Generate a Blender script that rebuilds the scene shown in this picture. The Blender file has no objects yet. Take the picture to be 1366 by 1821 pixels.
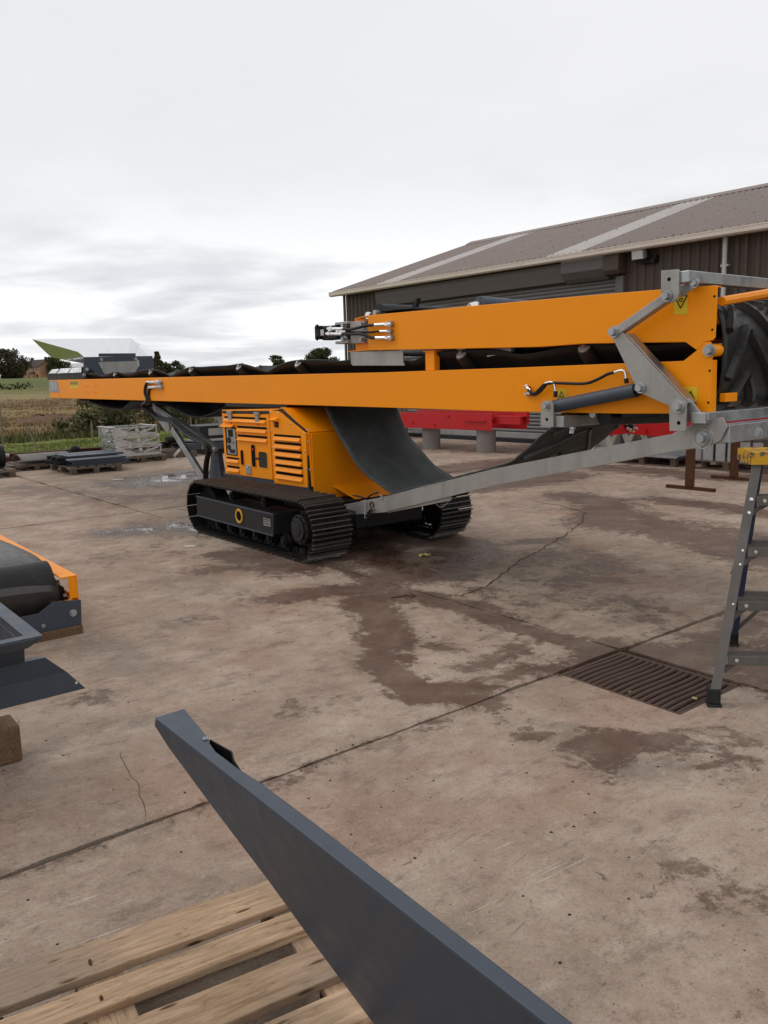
import bpy, bmesh, math, random
from mathutils import Vector, Matrix, noise as mnoise
random.seed(7)
R = math.radians
S = bpy.context.scene
COL = S.collection

# ---------------------------------------------------------------- camera
cam = bpy.data.cameras.new('camera'); camo = bpy.data.objects.new('camera', cam); COL.objects.link(camo)
p_, r_ = R(9.4), R(1.6)
fwd = Vector((0, math.cos(p_), -math.sin(p_))); up0 = Vector((0, math.sin(p_), math.cos(p_))); ri0 = Vector((1, 0, 0))
ri = ri0*math.cos(r_) - up0*math.sin(r_); up = up0*math.cos(r_) + ri0*math.sin(r_)
mw = Matrix(((ri.x, up.x, -fwd.x, 0), (ri.y, up.y, -fwd.y, 0), (ri.z, up.z, -fwd.z, 1.6), (0, 0, 0, 1)))
camo.matrix_world = mw
cam.sensor_fit = 'VERTICAL'; cam.sensor_height = 36; cam.lens = 1450/1821*36; cam.clip_start = .05; cam.clip_end = 4000
S.camera = camo
S.render.resolution_x, S.render.resolution_y = 768, 1024

# ---------------------------------------------------------------- sky, sun, exposure
SUN_EL, SUN_AZ = 48, -70     # soft sun behind the overcast, from the camera's left
W = bpy.data.worlds.new('World'); S.world = W; W.use_nodes = True
nt = W.node_tree; nt.nodes.clear()
def WN(t, **k):
    n = nt.nodes.new(t)
    for a, b in k.items(): setattr(n, a, b)
    return n
def wl(a, b): nt.links.new(a, b)
def wmath(op, a, b=None):
    n = WN('ShaderNodeMath', operation=op)
    for i, q in enumerate((a, b)):
        if q is None: continue
        if isinstance(q, (int, float)): n.inputs[i].default_value = q
        else: wl(q, n.inputs[i])
    return n.outputs[0]
sky = WN('ShaderNodeTexSky', sky_type='NISHITA'); sky.sun_disc = False
sky.sun_elevation = R(SUN_EL); sky.sun_rotation = R(SUN_AZ)
tc = WN('ShaderNodeTexCoord'); sp = WN('ShaderNodeSeparateXYZ'); wl(tc.outputs['Generated'], sp.inputs[0])
zc = wmath('MAXIMUM', sp.outputs[2], 0.0)
zd = wmath('ADD', zc, .10)
cb = WN('ShaderNodeCombineXYZ'); wl(wmath('DIVIDE', sp.outputs[0], zd), cb.inputs[0]); wl(wmath('DIVIDE', sp.outputs[1], zd), cb.inputs[1])
def wnoise(scale, detail, rough, loc=(0, 0, 0), dist=0.0):
    mp = WN('ShaderNodeMapping'); mp.inputs['Location'].default_value = loc; wl(cb.outputs[0], mp.inputs['Vector'])
    n = WN('ShaderNodeTexNoise'); n.inputs['Scale'].default_value = scale; n.inputs['Detail'].default_value = detail
    n.inputs['Roughness'].default_value = rough; n.inputs['Distortion'].default_value = dist; wl(mp.outputs[0], n.inputs['Vector']); return n.outputs[0]
n1 = wnoise(.42, 5, .55, (3.1, 1.7, 0), .5); n2 = wnoise(1.5, 6, .55, (7.3, 2.2, 0), .4)
cl = wmath('ADD', wmath('MULTIPLY', n1, .74), wmath('MULTIPLY', n2, .26))
rmp = WN('ShaderNodeValToRGB'); e = rmp.color_ramp.elements
e[0].position = .36; e[0].color = (.52, .555, .605, 1); e[1].position = .53; e[1].color = (.97, .975, .98, 1)
m_ = rmp.color_ramp.elements.new(.46); m_.color = (.745, .76, .785, 1)
wl(cl, rmp.inputs[0])
# the high part of the deck is one even grey sheet, broken streaks show only low down
rz = WN('ShaderNodeMapRange'); rz.interpolation_type = 'SMOOTHSTEP'
rz.inputs[1].default_value = .10; rz.inputs[2].default_value = .24; rz.inputs[3].default_value = 0.1; rz.inputs[4].default_value = .90; wl(zc, rz.inputs[0])
mxs = WN('ShaderNodeMix', data_type='RGBA'); wl(rz.outputs[0], mxs.inputs[0]); wl(rmp.outputs[0], mxs.inputs[6]); mxs.inputs[7].default_value = (.785, .785, .79, 1)
b1 = WN('ShaderNodeBackground'); wl(sky.outputs[0], b1.inputs[0]); b1.inputs[1].default_value = .08
b2 = WN('ShaderNodeBackground'); wl(mxs.outputs[2], b2.inputs[0]); b2.inputs[1].default_value = 1.13
ms_ = WN('ShaderNodeMixShader'); ms_.inputs[0].default_value = .95; wl(b1.outputs[0], ms_.inputs[1]); wl(b2.outputs[0], ms_.inputs[2])
wo = WN('ShaderNodeOutputWorld'); wl(ms_.outputs[0], wo.inputs[0])
sl = bpy.data.lights.new('sun', 'SUN'); sl.energy = .55; sl.angle = R(25); sl.color = (1, .96, .9)
so = bpy.data.objects.new('sun', sl); COL.objects.link(so)
sd = Vector((math.sin(R(SUN_AZ))*math.cos(R(SUN_EL)), math.cos(R(SUN_AZ))*math.cos(R(SUN_EL)), math.sin(R(SUN_EL))))
so.rotation_euler = (-sd).to_track_quat('-Z', 'Y').to_euler()
S.view_settings.view_transform = 'Standard'; S.view_settings.look = 'None'; S.view_settings.exposure = 0; S.view_settings.gamma = 1
S.view_settings.use_curve_mapping = False

# ---------------------------------------------------------------- material helpers
class NT:
    def __init__(s, name):
        s.m = bpy.data.materials.new(name); s.m.use_nodes = True; s.t = s.m.node_tree; s.b = s.t.nodes['Principled BSDF']
        s.geo = s.t.nodes.new('ShaderNodeNewGeometry'); s.tc = s.t.nodes.new('ShaderNodeTexCoord')
    def n(s, t, **k):
        q = s.t.nodes.new(t)
        for a, b in k.items(): setattr(q, a, b)
        return q
    def l(s, a, b): s.t.links.new(a, b)
    def put(s, sock, val):
        if hasattr(val, 'is_linked') or hasattr(val, 'links'): s.l(val, sock)
        else:
            if isinstance(val, (tuple, list)) and len(val) == 3 and sock.type == 'RGBA': val = (*val, 1)
            sock.default_value = val
    def math(s, op, a, b=0.0, c=None, clamp=False):
        q = s.n('ShaderNodeMath', operation=op, use_clamp=clamp); s.put(q.inputs[0], a); s.put(q.inputs[1], b)
        if c is not None: s.put(q.inputs[2], c)
        return q.outputs[0]
    def mix(s, f, a, b, mode='MIX'):
        q = s.n('ShaderNodeMix', data_type='RGBA', blend_type=mode); s.put(q.inputs[0], f); s.put(q.inputs[6], a); s.put(q.inputs[7], b); return q.outputs[2]
    def vec(s, coord='world', scale=(1, 1, 1), rot=(0, 0, 0), loc=(0, 0, 0)):
        q = s.n('ShaderNodeMapping'); q.inputs['Scale'].default_value = scale; q.inputs['Rotation'].default_value = rot; q.inputs['Location'].default_value = loc
        s.l(s.geo.outputs['Position'] if coord == 'world' else s.tc.outputs['Object'], q.inputs[0]); return q.outputs[0]
    def vecr(s, deg, sx, sy, loc=(0, 0, 0)):
        q = s.n('ShaderNodeMapping', vector_type='TEXTURE'); q.inputs['Location'].default_value = loc; q.inputs['Rotation'].default_value = (0, 0, R(deg)); q.inputs['Scale'].default_value = (1/sx, 1/sy, 1)
        s.l(s.geo.outputs['Position'], q.inputs[0]); return q.outputs[0]
    def noise(s, scale, detail=6, rough=.6, v=None, dist=0.0):
        q = s.n('ShaderNodeTexNoise'); q.inputs['Scale'].default_value = scale; q.inputs['Detail'].default_value = detail
        q.inputs['Roughness'].default_value = rough; q.inputs['Distortion'].default_value = dist
        s.l(v if v else s.vec(), q.inputs['Vector']); return q.outputs[0]
    def voro(s, scale, v=None, feature='F1', out=0):
        q = s.n('ShaderNodeTexVoronoi', feature=feature); q.inputs['Scale'].default_value = scale; s.l(v if v else s.vec(), q.inputs['Vector']); return q.outputs[out]
    def step(s, x, a, b, lo=0.0, hi=1.0):
        q = s.n('ShaderNodeMapRange'); q.interpolation_type = 'SMOOTHSTEP'; s.put(q.inputs[0], x)
        for i, w in enumerate((a, b, lo, hi)): q.inputs[i+1].default_value = w
        return q.outputs[0]
    def lin(s, x, a, b, lo=0.0, hi=1.0):
        q = s.n('ShaderNodeMapRange'); s.put(q.inputs[0], x)
        for i, w in enumerate((a, b, lo, hi)): q.inputs[i+1].default_value = w
        return q.outputs[0]
    def ramp(s, f, *stops):
        q = s.n('ShaderNodeValToRGB'); el = q.color_ramp.elements
        while len(el) < len(stops): el.new(.5)
        for i, (p, c) in enumerate(stops): el[i].position = p; el[i].color = (*c, 1)
        s.l(f, q.inputs[0]); return q.outputs[0]
    def bump(s, h, strength=.3, dist=.01):
        q = s.n('ShaderNodeBump'); q.inputs['Strength'].default_value = strength; q.inputs['Distance'].default_value = dist; s.l(h, q.inputs['Height']); s.l(q.outputs[0], s.b.inputs['Normal'])
    def set(s, **k):
        for a, b in k.items(): s.put(s.b.inputs[{'color': 'Base Color', 'rough': 'Roughness', 'metal': 'Metallic', 'coat': 'Coat Weight', 'spec': 'Specular IOR Level', 'alpha': 'Alpha', 'trans': 'Transmission Weight', 'subs': 'Subsurface Weight'}[a]], b)
        return s

def paint(name, col, rough=.4, var=.10, dirt=.25, dirtcol=(.12, .09, .065), spec=.4, speck=0.0):
    n = NT(name)
    a = n.noise(1.7, 6, .6); b = n.noise(14, 6, .65)
    c = n.mix(n.lin(a, .3, .7, 0, var), col, tuple(q*.55 for q in col))
    c = n.mix(n.math('MULTIPLY', n.step(n.math('MULTIPLY', a, b), .27, .40), dirt), c, dirtcol)
    h = n.noise(260, 2, .5)
    if speck: c = n.mix(n.math('MULTIPLY', n.step(n.noise(420, 2, .5), .56, .70), speck), c, tuple(min(1, q*3+.08) for q in col))
    n.set(color=c, rough=n.lin(b, .3, .7, rough-.08, rough+.12), spec=spec); n.bump(h, .06, .001); return n.m

def metal(name, col, rough=.42, met=.9, spangle=.35, streak=.3):
    n = NT(name)
    v = n.voro(55, n.vec('world'), out=1)
    bw_ = n.n('ShaderNodeRGBToBW'); n.l(v, bw_.inputs[0])
    a = n.noise(3.2, 6, .6); s_ = n.noise(1, 4, .6, n.vec('world', (9, 9, 1.2), (.5, .3, 0)))
    c = n.mix(n.math('MULTIPLY', bw_.outputs[0], spangle), col, tuple(q*.62 for q in col))
    c = n.mix(n.lin(s_, .45, .7, 0, streak), c, tuple(q*.55 for q in col))
    c = n.mix(n.step(a, .56, .75, 0, .35), c, (.36, .33, .29))
    n.set(color=c, rough=n.lin(n.noise(7, 5, .6), .3, .7, rough-.1, rough+.15), metal=met); n.bump(n.noise(40, 3, .5), .05, .002); return n.m

def rubber(name, col=(.018, .018, .019), dust=.3, rough=.55, dustcol=(.11, .10, .09), spec=.22):
    n = NT(name); a = n.noise(2.3, 7, .65); b = n.noise(22, 6, .7)
    c = n.mix(n.math('MULTIPLY', n.step(n.math('ADD', n.math('MULTIPLY', a, .6), n.math('MULTIPLY', b, .4)), .42, .66), dust), col, dustcol)
    n.set(color=c, rough=n.lin(b, .3, .7, rough-.1, rough+.2), spec=spec); n.bump(n.noise(60, 4, .6), .08, .002); return n.m

def wood(name, light, dark, grey=(.25, .23, .2), greyf=.3, along=(1, 0, 0), coord='object'):
    n = NT(name)
    oi = n.n('ShaderNodeObjectInfo')
    off = n.n('ShaderNodeVectorMath', operation='ADD'); n.l(n.tc.outputs['Object'], off.inputs[0])
    cm = n.n('ShaderNodeCombineXYZ'); n.l(n.math('MULTIPLY', oi.outputs['Random'], 37), cm.inputs[0]); n.l(n.math('MULTIPLY', oi.outputs['Random'], 11), cm.inputs[1]); n.l(cm.outputs[0], off.inputs[1])
    mp = n.n('ShaderNodeMapping'); mp.inputs['Scale'].default_value = (3.2, 46, 46); n.l(off.outputs[0], mp.inputs[0])
    mp2 = n.n('ShaderNodeMapping'); mp2.inputs['Scale'].default_value = (5, 22, 22); n.l(off.outputs[0], mp2.inputs[0])
    g1 = n.noise(1, 8, .65, mp.outputs[0], 1.2); g2 = n.noise(1.1, 5, .6, off.outputs[0]); k = n.voro(1.0, mp2.outputs[0])
    c = n.mix(n.lin(g1, .3, .7, 0, 1), light, dark)
    c = n.mix(n.math('MULTIPLY', n.step(g2, .42, .66), greyf), c, grey)
    c = n.mix(n.math('SUBTRACT', 1.0, n.step(k, .06, .16)), c, (dark[0]*.3, dark[1]*.25, dark[2]*.22))
    mp3 = n.n('ShaderNodeMapping'); mp3.inputs['Scale'].default_value = (16, 70, 70); n.l(off.outputs[0], mp3.inputs[0]); g3 = n.noise(1, 8, .8, mp3.outputs[0]); c = n.mix(n.step(g3, .53, .66, 0, .75), c, (dark[0]*.5, dark[1]*.48, dark[2]*.46))
    c = n.mix(n.lin(oi.outputs['Random'], 0, 1, 0, .22), c, tuple(q*.55 for q in dark))
    n.set(color=c, rough=.8, spec=.25); n.bump(g1, .5, .004); return n.m

def flat(name, col, rough=.6, met=0.0, spec=.4):
    n = NT(name); b = n.noise(18, 5, .6)
    n.set(color=n.mix(n.lin(b, .3, .7, 0, .3), col, tuple(q*.6 for q in col)), rough=rough, metal=met, spec=spec); return n.m

def concrete():
    n = NT('concrete')
    WS = n.vecr(36, .8, 2.0, (2, 7, 0))
    a = n.noise(.32, 8, .6); b = n.noise(1.9, 12, .74, dist=.4); c_ = n.noise(9, 12, .78); d = n.noise(95, 6, .78)
    st = n.noise(5.5, 11, .76, WS)
    base_ = n.math('ADD', n.math('MULTIPLY', a, .30), n.math('ADD', n.math('MULTIPLY', b, .48), n.math('MULTIPLY', st, .22)))
    col = n.ramp(base_, (.37, (.215, .156, .116)), (.49, (.365, .280, .217)), (.60, (.505, .408, .332)))
    col = n.mix(n.step(n.noise(1.05, 6, .6, n.vecr(0, 1, 1, (4.3, 9.1, 0))), .50, .66, 0, .45), col, (.33, .195, .135))
    col = n.mix(n.step(n.noise(.8, 9, .70, n.vecr(0, 1, 1, (14.3, 2.1, 0))), .53, .64, 0, .50), col, (.19, .163, .142))
    col = n.mix(n.step(n.noise(2.7, 10, .76, n.vecr(36, .8, 1.8, (4.3, 22.1, 0))), .55, .63, 0, .50), col, (.165, .122, .094))
    col = n.mix(n.step(c_, .36, .48, .55, 0), col, (.185, .135, .10))
    col = n.mix(n.step(c_, .55, .64, 0, .40), col, (.50, .415, .345))
    col = n.mix(n.step(n.noise(30, 8, .8), .55, .64, 0, .40), col, (.52, .435, .36))
    col = n.mix(n.step(n.noise(30, 8, .8, n.vecr(0, 1, 1, (5, 5, 0))), .56, .64, 0, .50), col, (.15, .112, .086))
    sc_ = n.math('MULTIPLY', n.step(n.noise(3.2, 4, .6, n.vecr(33, 1.0, 26, (5, 1, 0))), .625, .68), n.step(n.noise(1.3, 5, .6, n.vecr(0, 1, 1, (1, 15, 0))), .50, .60))
    col = n.mix(n.math('MULTIPLY', sc_, .75), col, (.58, .50, .43))
    sc2 = n.math('MULTIPLY', n.step(n.noise(3.6, 4, .6, n.vecr(48, .9, 22, (25, 3, 0))), .63, .68), n.step(n.noise(1.1, 5, .6, n.vecr(0, 1, 1, (8, 1, 0))), .50, .60))
    col = n.mix(n.math('MULTIPLY', sc2, .6), col, (.14, .105, .085))
    col = n.mix(n.step(n.noise(9, 9, .78, n.vecr(40, .8, 1.6, (2, 7, 0))), .595, .655, 0, .75), col, (.115, .082, .062))
    col = n.mix(n.step(n.noise(23, 8, .75, n.vecr(30, 1, 1.5, (9, 3, 0))), .615, .67, 0, .85), col, (.085, .06, .046))
    col = n.mix(n.step(d, .52, .64, 0, .55), col, (.15, .112, .087))
    col = n.mix(n.step(n.noise(170, 4, .7), .55, .68, 0, .45), col, (.56, .48, .41))
    at_ = n.n('ShaderNodeAttribute', attribute_name='stain_shade'); sp_ = n.n('ShaderNodeSeparateColor'); n.l(at_.outputs['Color'], sp_.inputs[0])
    w0 = n.math('SUBTRACT', n.noise(3.3, 12, .76, dist=.5), .5); w1 = n.math('SUBTRACT', n.noise(13, 10, .78), .5)
    wn = n.math('ADD', n.math('MULTIPLY', w0, 2.0), n.math('MULTIPLY', w1, 1.5))
    wet = n.math('MULTIPLY', n.step(n.math('ADD', sp_.outputs[0], wn), .46, .70), n.lin(n.noise(2.1, 8, .7, n.vec('world', (1, 1, 1), (0, 0, 0), (3, 33, 0))), .32, .6, .55, 1.0))
    soft = n.step(n.math('ADD', sp_.outputs[0], n.math('MULTIPLY', wn, .5)), .15, .80)
    pud = n.step(n.math('ADD', sp_.outputs[2], n.math('ADD', n.math('MULTIPLY', w0, 1.3), n.math('MULTIPLY', w1, .5))), .36, .72)
    red = n.math('MULTIPLY', sp_.outputs[1], wet)
    col = n.mix(n.math('MULTIPLY', soft, .32), col, n.mix(1.0, col, (.52, .47, .44), 'MULTIPLY'))
    col = n.mix(n.math('MULTIPLY', wet, .92), col, n.mix(1.0, col, (.31, .235, .19), 'MULTIPLY'))  # wet darkening; under the machine it also carries painted shade
    col = n.mix(n.math('MULTIPLY', red, .45), col, (.115, .055, .034))
    col = n.mix(n.math('MULTIPLY', pud, .6), col, n.mix(1.0, col, (.5, .47, .45), 'MULTIPLY'))
    rg = n.math('SUBTRACT', n.lin(c_, .3, .7, .76, .94), n.math('ADD', n.math('MULTIPLY', wet, n.lin(w1, -.2, .2, .25, .48)), n.math('MULTIPLY', pud, .60)))
    n.set(color=col, rough=n.math('MAXIMUM', rg, .05), spec=n.math('ADD', .10, n.math('MULTIPLY', n.math('MAXIMUM', wet, pud), .38)))
    hgt = n.math('MULTIPLY', n.math('ADD', n.math('MULTIPLY', c_, .6), n.math('ADD', n.math('MULTIPLY', d, .25), n.math('MULTIPLY', st, .5))), n.math('SUBTRACT', 1.0, n.math('MAXIMUM', n.math('MULTIPLY', wet, .65), n.math('MULTIPLY', pud, .96))))
    n.bump(hgt, .55, .014); return n.m

def terrain_mat():
    n = NT('field_ground')
    d = n.n('ShaderNodeVectorMath', operation='DOT_PRODUCT'); n.l(n.geo.outputs['Position'], d.inputs[0]); d.inputs[1].default_value = (-.6157, .788, 0)
    en = n.math('SUBTRACT', d.outputs['Value'], 18.5)
    nz = n.noise(.12, 7, .65); nf = n.noise(1.1, 9, .7)
    e2 = n.math('MULTIPLY', en, n.lin(nz, .3, .7, .75, 1.3))
    f = n.math('POWER', n.math('DIVIDE', n.math('MAXIMUM', e2, 0.0), 300.0), .5)
    col = n.ramp(f, (0, (.125, .150, .036)), (.155, (.125, .15, .036)), (.18, (.085, .090, .032)), (.20, (.15, .115, .055)), (.29, (.15, .098, .048)), (.36, (.20, .15, .07)), (.45, (.14, .092, .048)), (.62, (.22, .175, .085)), (.74, (.14, .135, .05)), (.85, (.085, .10, .035)), (1.0, (.12, .145, .05)))
    col = n.mix(n.step(nf, .45, .68, 0, .55), col, n.mix(1.0, col, (.42, .42, .4), 'MULTIPLY'))
    col = n.mix(n.step(n.noise(.22, 8, .7, n.vec('world', (1, 2.5, 1))), .52, .66, 0, .45), col, (.085, .05, .026))
    col = n.mix(n.step(n.noise(.5, 8, .7, n.vec('world', (1, 2.5, 1), (0, 0, 0), (31, 4, 0))), .58, .7, 0, .4), col, (.2, .165, .085))
    col = n.mix(1.0, col, (1.28, 1.25, 1.25), 'MULTIPLY'); n.set(color=col, rough=.95, spec=.1); n.bump(n.noise(3, 8, .7), .6, .08); return n.m

def leafy(name, a, b, c, rough=.7):
    n = NT(name); q = n.noise(.9, 6, .7); q2 = n.noise(7, 4, .7)
    col = n.ramp(n.math('ADD', n.math('MULTIPLY', q, .55), n.math('MULTIPLY', q2, .45)), (.33, a), (.5, b), (.66, c))
    n.set(color=col, rough=rough, spec=.2); return n.m

def brickish(name, col, rough=.9):
    n = NT(name); q = n.noise(2, 6, .6)
    n.set(color=n.mix(n.lin(q, .3, .7, 0, .5), col, tuple(w*.6 for w in col)), rough=rough, spec=.2); return n.m

M = {}
M['orange'] = paint('orange_paint', (.95, .305, .001), .40, .06, .05, (.33, .14, .02), .22)
M['slate'] = paint('slate_grey_paint', (.044, .057, .079), .46, .10, .10, (.09, .095, .10), .45, .12)
M['black'] = paint('black_paint', (.009, .009, .0095), .45, .15, .30, (.05, .043, .036), .22)
M['darkgrey'] = paint('dark_grey_paint', (.021, .0215, .0235), .5, .15, .22, (.07, .06, .052), .22)
M['red'] = paint('red_paint', (.50, .010, .014), .38, .1, .15, (.2, .05, .04))
M['galv'] = metal('galvanised_steel', (.47, .49, .505), .40, .88, .40, .55)
M['shinygalv'] = metal('shiny_galvanised', (.66, .69, .69), .26, .95, .35, .3)
M['galvmatt'] = metal('galvanised_plate', (.40, .385, .365), .52, .62, .28, .45)
M['polished'] = metal('bright_galvanised_sheet', (.86, .88, .90), .14, .96, .06, .05)
M['chrome'] = metal('bright_fitting', (.8, .8, .8), .25, 1.0, .05, 0)
M['track'] = paint('track_steel', (.009, .0088, .0085), .50, .2, .35, (.05, .042, .035), .16)
M['trackedge'] = metal('worn_track_edge', (.15, .135, .12), .42, .7, .3, .3)
M['belt'] = rubber('conveyor_belt', (.010, .0100, .0105), .22, .5, (.06, .058, .056))
M['beltin'] = rubber('belt_inner_face', (.046, .051, .052), .70, .62, (.105, .11, .107))
M['cleat'] = rubber('belt_cleat', (.024, .024, .024), .06, .28, spec=.45)
M['headbelt'] = rubber('head_belt', (.010, .010, .0102), .05, .34, spec=.42)
M['tailbelt'] = rubber('tail_belt', (.030, .027, .026), .45, .38, (.085, .075, .07), spec=.5)
M['hose'] = rubber('hydraulic_hose', (.010, .010, .011), .2, .4)
M['yellow'] = paint('yellow_sticker', (.72, .50, .02), .45, .05, .1)
M['ink'] = flat('black_print', (.012, .012, .012), .5)
M['white'] = flat('white_label', (.55, .56, .56), .5)
M['screen'] = flat('dark_screen', (.012, .014, .016), .15)
M['void'] = flat('dark_inside', (.006, .006, .006), .9, 0, .1)
M['concrete'] = concrete()
M['joint'] = brickish('joint_dirt', (.055, .036, .024), .95)
M['crack'] = brickish('crack_dirt', (.075, .052, .037), .95)
M['field'] = terrain_mat()
M['cladding'] = paint('brown_cladding', (.078, .056, .045), .5, .15, .2, (.13, .10, .08), .25)
M['roof'] = paint('brown_roof_sheet', (.27, .215, .19), .6, .3, .45, (.33, .29, .26))
M['rooflight'] = paint('translucent_roof_sheet', (.52, .48, .455), .45, .2, .25, (.33, .29, .27))
M['gutter'] = paint('cream_gutter', (.66, .58, .50), .5, .12, .25, (.35, .29, .23))
M['shutter'] = paint('grey_shutter', (.165, .163, .16), .45, .12, .2)
M['lintel'] = paint('grey_lintel', (.115, .103, .098), .5, .12, .2)
M['rust'] = paint('rusty_steel', (.095, .042, .022), .85, .4, .5, (.05, .03, .02), .2)
M['rustdark'] = paint('dark_rusty_bar', (.105, .066, .052), .68, .35, .4, (.045, .03, .024), .25)
M['zinc'] = metal('zinc_downpipe', (.55, .55, .54), .6, .4, .3, .3)
M['alu'] = metal('worn_ladder_metal', (.150, .136, .125), .55, .35, .15, .5)
M['scrape'] = metal('scraper_steel', (.40, .38, .36), .5, .5, .15, .3)
M['blue'] = paint('blue_ladder_leg', (.028, .040, .085), .5, .25, .5)
def chipped():
    n = NT('chipped_yellow_cap'); a = n.noise(16, 8, .7); b = n.noise(60, 5, .7)
    c = n.mix(n.step(n.math('ADD', n.math('MULTIPLY', a, .75), n.math('MULTIPLY', b, .25)), .50, .545), (.55, .30, .012), (.10, .078, .062))
    n.set(color=c, rough=.55, spec=.3); return n.m
M['capyellow'] = chipped()
M['ringyellow'] = paint('yellow_ring', (.62, .34, .015), .5, .2, .3, (.10, .075, .055))
M['wood'] = wood('pallet_board', (.66, .465, .305), (.29, .18, .10), (.22, .18, .15), .70)
M['woodold'] = wood('weathered_wood', (.17, .125, .09), (.09, .062, .045), (.16, .14, .12), .4)
M['woodgrey'] = wood('grey_pallet', (.24, .19, .15), (.13, .10, .08), (.2, .18, .16), .5)
M['timber'] = wood('brown_timber', (.22, .13, .075), (.10, .058, .034), (.1, .08, .06), .3)
M['cylinder'] = brickish('concrete_cylinder', (.24, .22, .205), .9)
M['house'] = brickish('house_brick', (.52, .30, .18))
M['slateroof'] = brickish('house_roof', (.07, .052, .05), .8)
M['render'] = brickish('pale_render', (.5, .45, .38))
M['shed'] = brickish('dark_shed', (.05, .05, .052))
M['trestle'] = paint('cream_trestle', (.36, .33, .29), .7, .2, .4)
M['grass'] = leafy('grass', (.08, .10, .022), (.13, .155, .036), (.20, .21, .075), .8)
M['weeds'] = leafy('rough_grass', (.13, .085, .042), (.22, .155, .075), (.34, .27, .14), .9)
M['bankweed'] = leafy('bank_weeds', (.05, .055, .02), (.10, .105, .038), (.19, .175, .08), .85)
M['shrub'] = leafy('shrub_leaves', (.05, .055, .025), (.105, .11, .048), (.18, .17, .085), .75)
M['leafdark'] = leafy('dark_tree_leaves', (.02, .022, .012), (.055, .048, .025), (.11, .08, .042), .75)
M['leafgreen'] = leafy('green_tree_leaves', (.02, .028, .010), (.05, .062, .02), (.10, .105, .035), .75)
M['soil'] = brickish('red_soil', (.15, .092, .060), 1)
M['bark'] = brickish('bark', (.06, .045, .035), .95)
M['post'] = brickish('grey_post', (.22, .18, .13), .9)
M['paper'] = flat('paper_scrap', (.62, .60, .56), .8)
M['crumb'] = flat('yellow_scrap', (.55, .45, .18), .8)

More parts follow.
